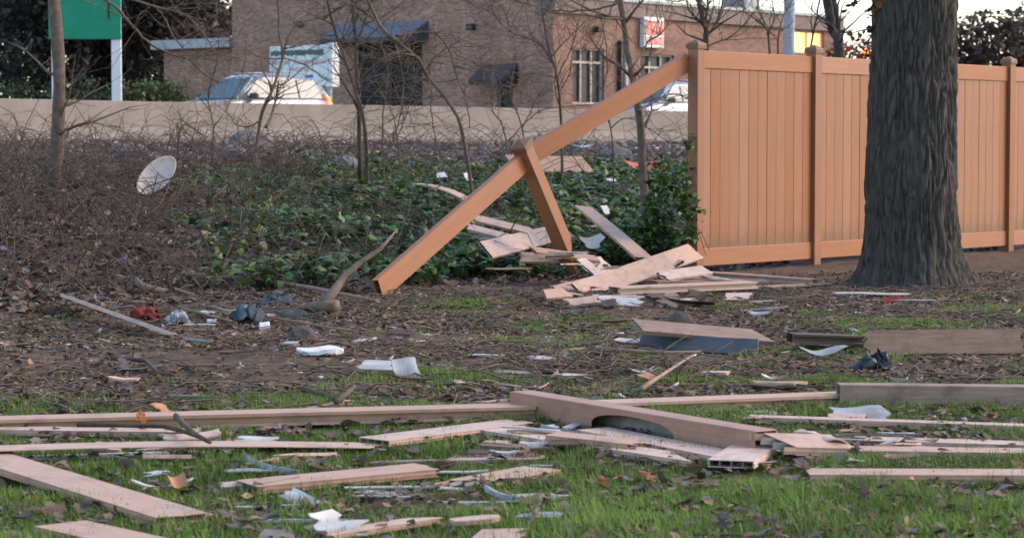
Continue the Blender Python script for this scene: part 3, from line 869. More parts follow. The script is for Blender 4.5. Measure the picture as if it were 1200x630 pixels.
S("plastic_strip", "white strip in the ivy at the foot of the leaning post", 640, 303, .26, .05, -.4, m='white', lift=.2, j=.15, cat="plastic strip")
S("plastic_strip", "torn white strip at the foot of the leaning post, right side", 696, 315, .22, .02, -1.0, m='white', lift=.12, pitch=.6, j=.2, cat="plastic strip")
S("plastic_sheet", "large white sheet on the rubble below the barrier, centre", 680, 172, .55, .35, .2, m='foam', lift=.1, curl=.08, j=.3, cat="plastic sheet")
S("plastic_strip", "white stick leaning at the barrier foot above the ivy", 388, 158, .5, .04, 1.2, m='foam', lift=.12, pitch=.7, j=.05, t=.02, cat="plastic strip")
S("orange_scrap", "orange-red plastic scrap behind the thin tree", 752, 196, .50, .20, .25, m='coral', lift=.16, curl=.06, tilt=.5, j=.35)
S("red_scrap", "small orange-red scrap right of the thin tree", 775, 200, .22, .14, -.4, m='coral', lift=.2, curl=.03, tilt=.6, j=.3)

# crumpled cloth
def cloth(name, label, px, py, lx, ly, hgt, m, seed, yaw=0.0, lift=0.0):
    p = G(px, py, lift)
    n = 16
    V = []
    for i in range(n + 1):
        for j in range(n + 1):
            u, w_ = i / n - .5, j / n - .5
            r_ = math.hypot(u, w_) * 2
            q = Vector((u * 3 + seed, w_ * 3, seed * .7))
            nz = mnoise.noise(q * 1.6) * .6 + mnoise.noise(q * 3.4) * .4
            e = 1 + .25 * mnoise.noise(Vector((math.atan2(w_, u) * 1.2, seed, 0)))
            z = hgt * max(0, (1 - r_ * .75)) * (1 + .9 * nz) + .03 * nz
            V.append((u * lx * e + .04 * mnoise.noise(q * 2 + Vector((9, 0, 0))), w_ * ly * e + .04 * mnoise.noise(q * 2 + Vector((0, 9, 0))), z))
    F = [[i * (n + 1) + j, (i + 1) * (n + 1) + j, (i + 1) * (n + 1) + j + 1, i * (n + 1) + j + 1] for i in range(n) for j in range(n)]
    me = np_mesh(name, V, F, smooth=True)
    o = link(name, me, M[m])
    sd = o.modifiers.new("thickness", 'SOLIDIFY'); sd.thickness = .006
    o.location = p; o.rotation_euler = (0, 0, yaw)
    return tag(o, label, "cloth", "crumpled cloth on the mud")
cloth("teal_cloth", "crumpled dark teal cloth on the muddy left side", 291, 376, .20, .24, .12, 'teal', 1.3)
cloth("teal_cloth", "teal rolled cloth lying right of the crumpled teal cloth", 322, 358, .24, .16, .07, 'teal', 4.1, .3)
cloth("teal_cloth", "flattened teal cloth trailing toward the cut branch", 330, 370, .42, .18, .03, 'teal', 6.7, -.2)
cloth("red_cloth", "crumpled dark red cloth behind the tilted mud board", 167, 374, .22, .2, .09, 'red', 2.9)
cloth("grey_cloth", "grey crumpled bag beside the pale plastic scrap", 208, 379, .14, .14, .09, 'grey_sheet', 8.2)
cloth("dark_tarp", "dark crumpled plastic in the ivy under the slanting rail's end", 492, 318, .25, .25, .16, 'slate', 9.9, lift=.1)

# dish, pot and balls
def lathe(mb, prof, n=28, mi=0):
    vs_ = [(r_ * math.cos(2 * math.pi * j / n), r_ * math.sin(2 * math.pi * j / n), z) for r_, z in prof for j in range(n)]
    fs = [(i * n + j, i * n + (j + 1) % n, (i + 1) * n + (j + 1) % n, (i + 1) * n + j) for i in range(len(prof) - 1) for j in range(n)]
    mb.add(vs_, fs, mi, True)
mb = MB()
lathe(mb, [(.004, -.075), (.10, -.068), (.17, -.04), (.215, 0), (.225, .012), (.218, .016), (.205, .004), (.16, -.032), (.09, -.058), (.004, -.062)])
dish = mb.build("dish_cover", M['cream'])
p = G(184, 226, .05)
dish.matrix_world = Matrix.Translation(p + Vector((0, 0, .17))) @ Matrix.Scale(1.15, 4) @ Matrix.Rotation(math.radians(-52), 4, 'Y') @ Matrix.Rotation(math.radians(25), 4, 'Z') @ Matrix.Rotation(math.radians(62), 4, 'X') @ Matrix.Scale(.62, 4, (0, 1, 0))
tag(dish, "cream oval plastic dish propped up in the weeds at left", "dish")
cloth("dark_tarp", "dark blue crumpled plastic on the mud by the fallen post at right", 1023, 434, .22, .16, .10, 'dark_plastic', 3.3, .2)

M['mud_stone'] = mat("muddy_stone", (.13, .105, .09), (.085, .068, .06), rough=.95, scale=8, bump=.6, bdist=.02)
def rock_mesh(seed, sub=2, amp=.3):
    bm = bmesh.new(); bmesh.ops.create_icosphere(bm, subdivisions=sub, radius=1)
    for v in bm.verts:
        v.co *= 1 + amp * mnoise.noise(v.co * 1.3 + Vector((seed, 0, 0))) + amp * .4 * mnoise.noise(v.co * 3.1 + Vector((0, seed, 0)))
    me = bpy.data.meshes.new("rock"); bm.to_mesh(me); bm.free()
    return me
for lab, px, py, sx, sy, sz in (
    ("rounded brown-grey stone on the mud above the foam oval", 354, 401, .11, .08, .065),
    ("large grey rock at the foot of the barrier, far left", 293, 178, .42, .3, .24),
    ("pale grey rock on the rubble left of the barrier shrub", 272, 186, .30, .25, .14),
    ("grey slab of rock behind the two-stemmed shrub", 404, 204, .30, .22, .16),
    ("grey rock on the rubble just below the barrier at left", 150, 182, .4, .3, .13),
    ("dark stone behind the blue-grey panel", 797, 381, .10, .08, .06),
    ("grey rock on the rubble right of the brown panel", 722, 186, .3, .25, .14)):
    o = link("rock", rock_mesh(px * .37), M['stone' if py < 300 else 'mud_stone'])
    p = G(px, py)
    o.location = p + Vector((0, 0, sz * .45)); o.scale = (sx, sy, sz); o.rotation_euler = (0, 0, px)
    tag(o, lab, "rock", "rocks on the bank and mud")

# cut log with its curved branch
mb = MB()
p = G(384, 368, .0)
lg = empty("cut_branch", p)
mb.tube([(-.15, .07, .04), (-.09, .04, .05), (-.02, .0, .055), (.06, -.06, .055)], [.026, .034, .040, .041], 10, 0, .12)
mb.build("log_end", M['cut_wood'], lg)
mb = MB()
pts = [Vector((-.02, .0, .07)), at(391, 342, p.y + .1) - p, at(405, 322, p.y + .2) - p, at(425, 306, p.y + .25) - p, at(445, 292, p.y + .3) - p, at(466, 268, p.y + .4) - p]
mb.tube(pts, [.038, .030, .024, .019, .014, .006], 7, 0, .14)
mb.build("branch", M['cut_wood'], lg)
tag(lg, "thick cut branch end with a pale curved limb rising beside the rail", "branch")

# bare sticks lying about
def stick(label, pix, r0, r1, lift=.02, m='pale_wood', n=6):
    pts = [G(a, b, lift + rng.uniform(0, .015)) for a, b in pix]
    o0 = pts[0].copy(); mbx = MB()
    k = len(pts)
    mbx.tube([q - o0 for q in pts], [r0 + (r1 - r0) * i / (k - 1) for i in range(k)], n, 0, .12)
    o = mbx.build("stick", M[m]); o.location = o0
    tag(o, label, "stick", "loose sticks")
stick("long pale stick across the toe of the ivy, left of the cut branch", [(225, 324), (260, 325), (300, 326), (335, 332), (380, 340), (440, 352)], .02, .012, .06)
stick("pale root-like stick on the muddy left bank", [(153, 326), (170, 336), (190, 340), (205, 339), (226, 345)], .03, .012, .05)
stick("thin pale stick running below the teal cloths", [(210, 360), (240, 368), (270, 376)], .012, .008, .03)
stick("thin stick stretching right of the flattened teal cloth", [(318, 372), (350, 377), (390, 384), (425, 389)], .010, .006, .03)
stick("long pale stick lying before the blue-grey panel", [(700, 409), (740, 411), (780, 413), (822, 412)], .014, .008, .05)
stick("bent stick crossing the twig heap", [(752, 455), (770, 443), (790, 430), (812, 416)], .012, .006, .06)
stick("dark bent branch lying over the left end of the long rail", [(206, 487), (215, 497), (228, 508), (246, 518)], .012, .007, .09, 'twig_bark')
stick("long dark branch lying in front of the long left rail", [(90, 497), (140, 498), (190, 499), (215, 505), (240, 514)], .010, .008, .05, 'twig_bark')
stick("dark stick on the mud behind the fallen post's left end", [(352, 455), (380, 462), (400, 470)], .014, .008, .03, 'twig_bark')
stick("dark stick on the mud, centre left", [(394, 470), (405, 462), (416, 452)], .014, .010, .05, 'twig_bark')
stick("thin dark stick left side of the mud", [(130, 420), (170, 422), (185, 436), (205, 440)], .012, .006, .03, 'twig_bark')
stick("thin grey cane lying in the left-centre grass", [(626, 600), (636, 588), (632, 593)], .006, .004, .04, 'pale_wood')
stick("grey cane poking from the grass near the bottom centre", [(617, 616), (626, 603), (634, 591)], .005, .004, .03, 'grey_bark')

# grey strap bent in the grass
mb = MB()
pp = [G(285, 533, .05), G(291, 541, .04), G(305, 547, .03), G(325, 553, .02), G(352, 557, .012)]
o0 = pp[0].copy()
for i in range(len(pp) - 1):
    a, b = pp[i] - o0, pp[i + 1] - o0
    w = Vector((0, 0, .018)); d = Vector((0, .004, 0))
    mb.hexa([a, b, b + d, a + d, a + w, b + w, b + w + d, a + w + d])
o = mb.build("strap", M['grey_sheet']); o.location = o0
tag(o, "grey flat strap bending through the grass below the split board", "strap")

# fallen leaves and lawn scraps that stand out
def oak_leaf(L):
    ring = [(0, 0), (.12, .1), (.10, .22), (.30, .30), (.14, .40), (.16, .50), (.36, .60), (.15, .68), (.20, .80), (.08, .86), (0, 1.0)]
    pts = ring + [(-x, y) for x, y in ring[-2:0:-1]]
    mb = MB()
    vs_ = [(0, .5 * L, .012)] + [(x * L, y * L, .10 * L * abs(x) * 3 + .12 * L * (y - .5) ** 2) for x, y in pts]
    mb.add(vs_, [(0, i + 1, (i + 1) % len(pts) + 1) for i in range(len(pts))], 0, False)
    return mb
M['oak_orange'] = mat("orange_dead_leaf", (.30, .10, .035), (.19, .065, .025), rough=.7, scale=30)
M['oak_brown'] = mat("brown_dead_leaf", (.16, .10, .075), (.10, .065, .05), rough=.75, scale=30)
M['oak_grey'] = mat("grey_dead_leaf", (.125, .105, .10), (.085, .072, .07), rough=.8, scale=30)
for lab, px, py, L, yaw, tilt, m in (
    ("orange oak leaf standing against the left end of the long rail", 168, 509, .10, .5, 1.15, 'oak_orange'),
    ("orange-brown leaf in the grass right of the wide snapped board", 708, 573, .06, .3, .8, 'oak_orange'),
    ("brown curled leaf upright against the broken end of the long hollow board", 280, 526, .05, 2.0, .9, 'oak_brown'),
    ("dark brown leaf upright behind the slim tan splinter", 272, 517, .075, -1.1, .9, 'oak_brown'),
    ("brown leaf on the end of the lone board at lower right", 945, 562, .07, .2, 1.2, 'oak_brown'),
    ("dark curled leaf standing in the lower right grass", 1012, 592, .07, -.4, 1.3, 'oak_brown'),
    ("grey leaf standing on the end of the short hollow board", 1004, 536, .055, 0, 1.35, 'oak_grey'),
    ("brown leaf standing on the short hollow board", 947, 531, .05, -.3, 1.3, 'oak_brown'),
    ("dark leaf curled against the wide snapped board", 569, 577, .065, .6, 1.1, 'oak_brown'),
    ("grey leaf leaning in the bottom right grass", 845, 621, .06, -.4, 1.1, 'oak_grey'),
    ("reddish leaf in the grass below the pointed board", 768, 566, .08, .9, .5, 'oak_orange'),
    ("tan leaf in the bottom right grass", 892, 618, .06, .2, .7, 'oak_brown'),
    ("large dark leaf curled at the bottom left", 285, 617, .10, 1.3, .5, 'oak_grey'),
    ("grey leaf on the mud at the left, near the dark stick", 150, 436, .12, .6, .6, 'oak_grey')):
    o = oak_leaf(L).build("oak_leaf", M[m])
    o.matrix_world = Matrix.Translation(G(px, py, .008)) @ Matrix.Rotation(yaw, 4, 'Z') @ Matrix.Rotation(tilt, 4, 'X')
    tag(o, lab, "leaf", "fallen oak leaves")

# splinters thrown round the boards
MARKS = [("the long left rail", 300, 492), ("the split board", 230, 532), ("the open-ended board", 400, 566), ("the wide snapped board", 590, 562), ("the sunken board", 580, 538), ("the lower left board", 150, 595),
         ("the hollow-ended sloping board", 520, 510), ("the jagged white sheet", 402, 618), ("the open-celled board", 690, 523), ("the fallen post's left end", 605, 492), ("the fallen post's arched hole", 745, 522), ("the short hollow board", 905, 538),
         ("the crumpled board skin", 982, 522), ("the lone lower right board", 1010, 558), ("the thin board below the right rail", 960, 497), ("the right-hand rail", 850, 478), ("the fallen square post at right", 1050, 470),
         ("the twig heap", 735, 432), ("the blue-grey panel", 815, 410), ("the brown board on the panel", 830, 392), ("the dark channel piece", 970, 400), ("the white foam oval", 375, 413), ("the whitish bent sheet", 445, 428), ("the muddy stone", 354, 398),
         ("the teal cloths", 300, 372), ("the red cloth", 167, 370), ("the tilted mud board", 150, 385), ("the cut branch", 384, 365), ("the front rail of the pile", 800, 342), ("the propped board", 720, 340), ("the pile's lowest board", 655, 350),
         ("the pale rail at the fence foot", 890, 330), ("the leaning post's foot", 674, 320), ("the wide board in the ivy", 620, 290), ("the two thin ivy boards", 580, 270), ("the sloping ivy board", 705, 270), ("the tree roots", 1040, 335),
         ("the dark crumpled plastic", 1023, 432), ("the rail's end on the ground", 445, 345), ("the white strip in the mud", 572, 416)]
LOOK = {'vinyl': "tan", 'white': "white", 'grey_sheet': "grey", 'brown_board': "brown", 'dark_board': "dark brown", 'orange_vinyl': "orange-tan"}
USED = set()
def splinters(n, x0, x1, y0, y1, group, l0, l1, w0, w1, mats, lift=.012):
    for i in range(n):
        for _ in range(60):
            px, py = rng.uniform(x0, x1), rng.uniform(y0, y1)
            lx, ly = rng.uniform(l0, l1), rng.uniform(w0, w1)
            m = rng.choice(mats); curl = rng.choice([0, 0, 0, .008]); tilt = rng.uniform(-.3, .45)
            nm, mx, my = min(MARKS, key=lambda q: (q[1] - px) ** 2 + 6 * (q[2] - py) ** 2)
            dx, dy = px - mx, (py - my) * 2.5
            rel = ("right of" if dx > 0 else "left of") if abs(dx) > abs(dy) else ("in front of" if dy > 0 else "behind")
            shp = "long thin" if lx / ly > 5 else ("stubby" if lx / ly < 2.6 else ("small" if lx < (l0 + l1) / 2 else "slim"))
            lab = "%s %s splinter lying just %s %s" % (shp, LOOK[m], rel, nm)
            if lab not in USED: break
        USED.add(lab)
        S("board_splinter", lab, px, py, lx, ly, rng.choice([rng.gauss(.08, .25), rng.gauss(-.1, .35), rng.uniform(-1.5, 1.5)]), t=.004 if m == 'white' else rng.choice([.004, .008, .014]), curl=curl,
          m=m, tilt=tilt, lift=lift + rng.uniform(0, .015), j=rng.uniform(.15, .5), pitch=rng.uniform(-.08, .08), cat="splinter", group=group)
splinters(26, 120, 640, 500, 612, "board scraps in the lawn", .07, .26, .02, .07, ['vinyl', 'vinyl', 'white', 'vinyl', 'vinyl', 'grey_sheet', 'brown_board', 'brown_board'])
splinters(14, 860, 1075, 484, 545, "board scraps at right", .07, .22, .02, .06, ['vinyl', 'vinyl', 'white', 'brown_board'])
splinters(18, 560, 700, 498, 532, "splinters under the fallen post", .06, .2, .015, .05, ['vinyl', 'white', 'grey_sheet', 'dark_board', 'vinyl', 'brown_board'], .02)
splinters(22, 640, 900, 330, 356, "scraps at the fence pile", .12, .4, .04, .12, ['vinyl', 'brown_board', 'vinyl', 'white', 'dark_board'], .03)
splinters(34, 140, 1060, 362, 455, "scraps in the mud", .08, .26, .02, .08, ['brown_board', 'white', 'grey_sheet', 'vinyl', 'dark_board', 'dark_board'], .015)
splinters(12, 520, 720, 255, 315, "scraps in the ivy", .14, .4, .04, .1, ['vinyl', 'vinyl', 'white', 'brown_board'], .24)
# ------------------------------------------------------------------ background: brick building
BY = 75.0
bc = at(648, 170, BY)
BZ = 1.2
bld = empty("brick_building", (bc.x, bc.y, BZ), FA)
tag(bld, "two-winged brown brick building with awnings behind the road", "building")

def onR(px, py):          # street face: (distance along the face, height above building ground)
    d = ray(px, py)
    Y = ((bc - CAM).dot(FN)) / d.dot(FN)
    p = CAM + d * Y
    return ((p - bc).dot(FD), p.z - BZ)
def onL(px, py, off=0.0):          # side face
    d = ray(px, py)
    b0 = bc - FD * off
    Y = ((b0 - CAM).dot(FD)) / d.dot(FD)
    p = CAM + d * Y
    return ((p - b0).dot(FN), p.z - BZ)
toR = lambda a, d, z: (a, d, z)          # d: depth into the building
toL = lambda a, d, z: (d, a, z)

def brick_mat(name, c1, c2, mo, swap):
    m, nt, b = new_mat(name); N = nt.nodes; L = nt.links
    tc = N.new("ShaderNodeTexCoord"); sp = N.new("ShaderNodeSeparateXYZ"); cb = N.new("ShaderNodeCombineXYZ")
    L.new(tc.outputs["Object"], sp.inputs[0]); L.new(sp.outputs["Y" if swap else "X"], cb.inputs["X"]); L.new(sp.outputs["Z"], cb.inputs["Y"])
    bt = N.new("ShaderNodeTexBrick"); bt.inputs["Scale"].default_value = 1.0
    bt.inputs["Brick Width"].default_value = .215; bt.inputs["Row Height"].default_value = .075; bt.inputs["Mortar Size"].default_value = .008
    bt.inputs["Color1"].default_value = (*c1, 1); bt.inputs["Color2"].default_value = (*c2, 1); bt.inputs["Mortar"].default_value = (*mo, 1)
    L.new(cb.outputs[0], bt.inputs["Vector"])
    nz = N.new("ShaderNodeTexNoise"); nz.inputs["Scale"].default_value = .9; nz.inputs["Detail"].default_value = 8
    L.new(tc.outputs["Object"], nz.inputs["Vector"])
    mr = N.new("ShaderNodeMapRange"); mr.inputs["From Min"].default_value = .3; mr.inputs["From Max"].default_value = .7
    mr.inputs["To Min"].default_value = .8; mr.inputs["To Max"].default_value = 1.2
    L.new(nz.outputs["Fac"], mr.inputs["Value"])
    vm = N.new("ShaderNodeVectorMath"); vm.operation = 'SCALE'
    L.new(bt.outputs["Color"], vm.inputs[0]); L.new(mr.outputs[0], vm.inputs["Scale"]); L.new(vm.outputs[0], b.inputs["Base Color"])
    b.inputs["Roughness"].default_value = .9
    return m
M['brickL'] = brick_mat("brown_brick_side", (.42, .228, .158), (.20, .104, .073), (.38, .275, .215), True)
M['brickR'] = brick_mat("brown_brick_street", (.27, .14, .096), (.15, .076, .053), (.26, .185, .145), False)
M['trim'] = mat("parapet_trim", (.22, .16, .14), (.18, .13, .115), rough=.7, scale=2)
M['win_frame'] = mat("window_frame", (.55, .46, .40), (.45, .38, .33), rough=.6, scale=4)
M['glass'] = mat("dark_window_glass", (.03, .032, .036), rough=.35, spec=.25)
M['blind'] = mat("dark_interior", (.02, .02, .022), rough=.8)
M['awn_blue'] = mat("blue_grey_awning", (.16, .195, .25), (.13, .16, .205), rough=.5, scale=2)
M['awn_dark'] = mat("dark_awning", (.055, .062, .08), (.04, .045, .06), rough=.55, scale=2)
M['metal_grey'] = mat("grey_metal", (.30, .33, .37), (.24, .27, .30), rough=.4, scale=3, metal=.3)
M['black'] = mat("black_paint", (.012, .013, .016), rough=.4)
M['white_paint'] = mat("white_paint", (.74, .74, .73), (.66, .66, .66), rough=.5, scale=3)

def wall_holes(name, holes, a0, a1, z0, z1, to, mt, th=.3, parent=bld):
    as_ = sorted({a0, a1} | {min(max(h[0], a0), a1) for h in holes} | {min(max(h[1], a0), a1) for h in holes})
    zs = sorted({z0, z1} | {min(max(h[2], z0), z1) for h in holes} | {min(max(h[3], z0), z1) for h in holes})
    mb = MB()
    for i in range(len(as_) - 1):
        for j in range(len(zs) - 1):
            ca, cz = (as_[i] + as_[i + 1]) / 2, (zs[j] + zs[j + 1]) / 2
            if any(h[0] < ca < h[1] and h[2] < cz < h[3] for h in holes): continue
            A, B_, C_, D_ = as_[i], as_[i + 1], zs[j], zs[j + 1]
            mb.add([to(A, 0, C_), to(B_, 0, C_), to(B_, 0, D_), to(A, 0, D_)], [(0, 1, 2, 3)])
    for h in holes:
        A, B_, C_, D_ = h
        mb.add([to(A, 0, C_), to(A, 0, D_), to(A, th, D_), to(A, th, C_)], [(0, 1, 2, 3)])
        mb.add([to(B_, 0, C_), to(B_, 0, D_), to(B_, th, D_), to(B_, th, C_)], [(0, 1, 2, 3)])
        mb.add([to(A, 0, D_), to(B_, 0, D_), to(B_, th, D_), to(A, th, D_)], [(0, 1, 2, 3)])
        mb.add([to(A, 0, C_), to(B_, 0, C_), to(B_, th, C_), to(A, th, C_)], [(0, 1, 2, 3)])
    # back skin so the wall has thickness
    mb.add([to(a0, th + .25, z0), to(a1, th + .25, z0), to(a1, th + .25, z1), to(a0, th + .25, z1)], [(0, 1, 2, 3)])
    mb.add([to(a0, 0, z1), to(a1, 0, z1), to(a1, th + .25, z1), to(a0, th + .25, z1)], [(0, 1, 2, 3)])
    return mb.build(name, mt, parent)

def tbox(mb, to, a0, a1, d0, d1, z0, z1, mi=0):
    mb.hexa([to(a0, d0, z0), to(a1, d0, z0), to(a1, d1, z0), to(a0, d1, z0), to(a0, d0, z1), to(a1, d0, z1), to(a1, d1, z1), to(a0, d1, z1)], mi)

def window(h, to, cols, transom, fm='win_frame', gm_='glass', parent=bld, name="window", bw=.055):
    a0, a1, z0, z1 = h
    w = empty(name, (0, 0, 0)); w.parent = parent
    mb = MB(); d0, d1 = .10, .17
    tbox(mb, to, a0, a0 + bw, d0, d1, z0, z1); tbox(mb, to, a1 - bw, a1, d0, d1, z0, z1)
    tbox(mb, to, a0 + bw, a1 - bw, d0, d1, z0, z0 + bw); tbox(mb, to, a0 + bw, a1 - bw, d0, d1, z1 - bw, z1)
    for i in range(1, cols):
        x = a0 + (a1 - a0) * i / cols
        tbox(mb, to, x - bw * .5, x + bw * .5, d0 + .01, d1 - .01, z0 + bw, z1 - bw)
    if transom:
        z = z0 + (z1 - z0) * transom
        tbox(mb, to, a0 + bw, a1 - bw, d0 + .005, d1 - .005, z - bw * .6, z + bw * .6)
    mb.build("frame", M[fm], w)
    for i in range(cols):
        mb = MB()
        x0 = a0 + (a1 - a0) * i / cols; x1 = a0 + (a1 - a0) * (i + 1) / cols
        tbox(mb, to, x0 + bw * .45, x1 - bw * .45, .19, .20, z0 + .02, z1 - .02)
        mb.build("pane", M[gm_], w)
    return w

# side face (left of the corner)
aL1 = onL(272, 60)[0]
hdoor = (onL(495, 60)[0], onL(416, 60)[0], 0.0, onL(455, 50)[1])
hsmall = (onL(601, 110)[0], onL(582, 110)[0], .0, onL(592, 99)[1])
wall_holes("side_wall", [hdoor, hsmall], 0, aL1, -.3, 8.0, toL, M['brickL'])
window(hdoor, toL, 2, 0, 'black', 'blind', name="entrance_door", bw=.09)
dsm = window(hsmall, toL, 1, .5, 'metal_grey', 'glass', name="side_door", bw=.07)
def awning(p0, p1, zt, zb, proj, mt, to, side_mt):
    aw = empty("awning", (0, 0, 0)); aw.parent = bld
    a0, a1 = min(p0, p1), max(p0, p1)
    val = .14
    mb = MB()
    mb.hexa([to(a0, -proj, zb), to(a1, -proj, zb), to(a1, -proj + .02, zb), to(a0, -proj + .02, zb), to(a0, -proj, zb + val), to(a1, -proj, zb + val), to(a1, -proj + .02, zb + val), to(a0, -proj + .02, zb + val)], 1)
    mb.hexa([to(a0, -proj, zb + val), to(a1, -proj, zb + val), to(a1, -.01, zt - .03), to(a0, -.01, zt - .03), to(a0, -proj, zb + val + .02), to(a1, -proj, zb + val + .02), to(a1, -.01, zt), to(a0, -.01, zt)])
    mb.build("canopy", [mt, side_mt], aw)
    for a in (a0, a1):
        mb = MB(); e = .012
        mb.hexa([to(a - e, -proj, zb), to(a + e, -proj, zb), to(a + e, -.01, zb), to(a - e, -.01, zb), to(a - e, -proj, zb + val), to(a + e, -proj, zb + val), to(a + e, -.01, zt - .04), to(a - e, -.01, zt - .04)])
        mb.build("side_panel", side_mt, aw)
a0, zt = onL(502, 24); a1, _ = onL(396, 24); _, zb = onL(450, 50)
awning(a0, a1, zt, zb, .9, M['awn_blue'], toL, M['awn_dark'])
a0, zt = onL(607, 74); a1, _ = onL(568, 74); _, zb = onL(590, 99)
awning(a0, a1, zt, zb, .8, M['awn_dark'], toL, M['black'])
def wall_lamp(px, py, onF, to):
    a, z = onF(px, py)
    mb = MB(); tbox(mb, to, a - .09, a + .09, -.06, 0, z - .08, z + .08); tbox(mb, to, a - .14, a + .14, -.26, -.06, z - .12, z + .07)
    mb.build("wall_lamp", M['black'], bld, bevel=.02)
wall_lamp(555, 31, onL, toL); wall_lamp(353, 28, onL, toL)

# low wing on the far left, with a metal fascia
az0 = aL1; az1 = onL(186, 60)[0]; ztop = onL(228, 46)[1]
mb = MB(); tbox(mb, toL, az0 + .02, az1, .25, 8.0, -.3, ztop - .35); mb.build("low_wing_wall", M['brickL'], bld)
mb = MB(); tbox(mb, toL, az0 + .01, az1 + .3, -.15, 8.2, ztop - .35, ztop); mb.build("fascia", M['metal_grey'], bld, bevel=.02)

# street face (right of the corner)
xe = onR(983, 60)[0]
hw = (onR(671, 80)[0], onR(708, 80)[0], onR(690, 122)[1], onR(690, 57)[1])
hw2 = (onR(751, 80)[0], onR(790, 80)[0], onR(770, 125)[1], onR(770, 64)[1])
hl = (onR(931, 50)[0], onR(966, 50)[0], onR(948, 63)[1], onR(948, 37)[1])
zr = onR(832, 8.5)[1]
hw3 = (onR(850, 80)[0], onR(885, 80)[0], onR(866, 110)[1], onR(866, 72)[1])
wall_holes("street_wall", [hw, hw2, hl, hw3], .002, xe, -.3, zr - .55, toR, M['brickR'])
window(hw, toR, 3, .75); window(hw2, toR, 3, .75); window(hw3, toR, 2, .7)
M['lit'] = emit_mat("sunset_glow_pane", (1.0, .62, .20), 1.0, (1.0, .42, .10), 1.2)  # emission stands in for the sunset reflected in the pane
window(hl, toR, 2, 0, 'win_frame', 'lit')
mb = MB(); tbox(mb, toR, -.05, xe + .15, -.12, .7, zr - .55, zr - .06); mb.build("parapet", M['trim'], bld)
mb = MB(); tbox(mb, toR, -.1, xe + .2, -.18, .8, zr - .06, zr + .04); mb.build("coping", M['metal_grey'], bld)
mb = MB(); tbox(mb, toR, .56, xe - .01, .56, 12, -.3, zr - .7); mb.build("rear_block", M['brickR'], bld)
mb = MB(); tbox(mb, toL, .56, aL1 - .01, .56, 2.2, -.3, 7.9); mb.build("tall_block", M['brickL'], bld)
wall_lamp(697, 34, onR, toR)
for px, mm in ((725, 'black'), (731, 'win_frame')):
    a, z = onR(px, 48); mb = MB(); mb.tube([toR(a, -.08, 0), toR(a, -.08, z)], .085, 8); mb.build("downpipe", M[mm], bld)
mb = MB(); a, z = onR(948, 15); tbox(mb, toR, a - .5, a + .5, 2.5, 3.5, zr - .1, zr + .75); mb.build("roof_vent", M['metal_grey'], bld, bevel=.03)

# red and white sign fixed to the street face
a0, z1 = onR(749, 20); a1, z0 = onR(772, 57)
ws = empty("wall_sign", bld.matrix_world @ Vector((0, 0, 0))); ws.location = (bc.x, bc.y, BZ); ws.rotation_euler = (0, 0, FA)
mb = MB(); tbox(mb, toR, a0, a1, -.22, -.02, z0, z1); mb.build("sign_box", M['white_paint'], ws, bevel=.02)
M['sign_red'] = mat("mottled_red_print", (.62, .16, .12), (.72, .42, .38), rough=.5, scale=5, lo=.45, hi=.62)
w = a1 - a0; hgt = z1 - z0
for f0, f1 in ((.42, .88), (.10, .36)):
    mb = MB(); tbox(mb, toR, a0 + w * .06, a1 - w * .06, -.232, -.222, z0 + hgt * f0, z0 + hgt * f1); mb.build("printed_panel", M['sign_red'], ws)
tag(ws, "red and white upright sign box on the building's street wall", "sign")

# white sign board on legs before the side wall
off = 6.0
s0, zt = onL(319, 55, off); s1, _ = onL(394, 55, off); _, zb = onL(356, 101, off)
sg = empty("sign_board", (bc - FD * off + Vector((0, 0, 0)))); sg.location.z = BZ; sg.rotation_euler = (0, 0, FA)
M['sign_face'] = mat("pale_sign_face", (.70, .76, .78), (.62, .69, .72), rough=.4, scale=2)
M['sign_ink'] = mat("faded_red_ink", (.52, .20, .26), rough=.6)
M['sign_band'] = mat("dark_green_print", (.07, .10, .11), (.11, .14, .15), rough=.6, scale=6)
M['blue_ink'] = mat("blue_print", (.04, .10, .35), rough=.6)
mb = MB(); tbox(mb, toL, s1, s0, -.12, .12, zb, zt); mb.build("panel", M['sign_face'], sg, bevel=.015)
mb = MB()
nseg = 26
for i in range(nseg):     # ragged printed band along the top
    x0 = s0 + (s1 - s0) * (.02 + .83 * i / nseg); x1 = s0 + (s1 - s0) * (.02 + .83 * (i + 1) / nseg)
    tbox(mb, toL, x1, x0, -.128, -.1205, zt - (zt - zb) * (.22 + .05 * rng.random()), zt - (zt - zb) * (.10 + .03 * rng.random()))
mb.build("printed_band", M['sign_band'], sg)
mb = MB(); xm = s0 + (s1 - s0) * .62
tbox(mb, toL, xm - .18, xm + .18, -.129, -.1206, zb + (zt - zb) * .20, zb + (zt - zb) * .26); mb.build("printed_mark", M['blue_ink'], sg)
mb = MB(); tbox(mb, toL, s1 - .01, s1 + (s0 - s1) * .10, -.20, .13, zb - .05, zt + .05); mb.build("side_frame", M['white_paint'], sg, bevel=.02)
for fx in (.12, .9):
    x = s0 + (s1 - s0) * fx
    mb = MB(); tbox(mb, toL, x - .06, x + .06, -.05, .05, -.2, zb); mb.build("leg", M['metal_grey'], sg)
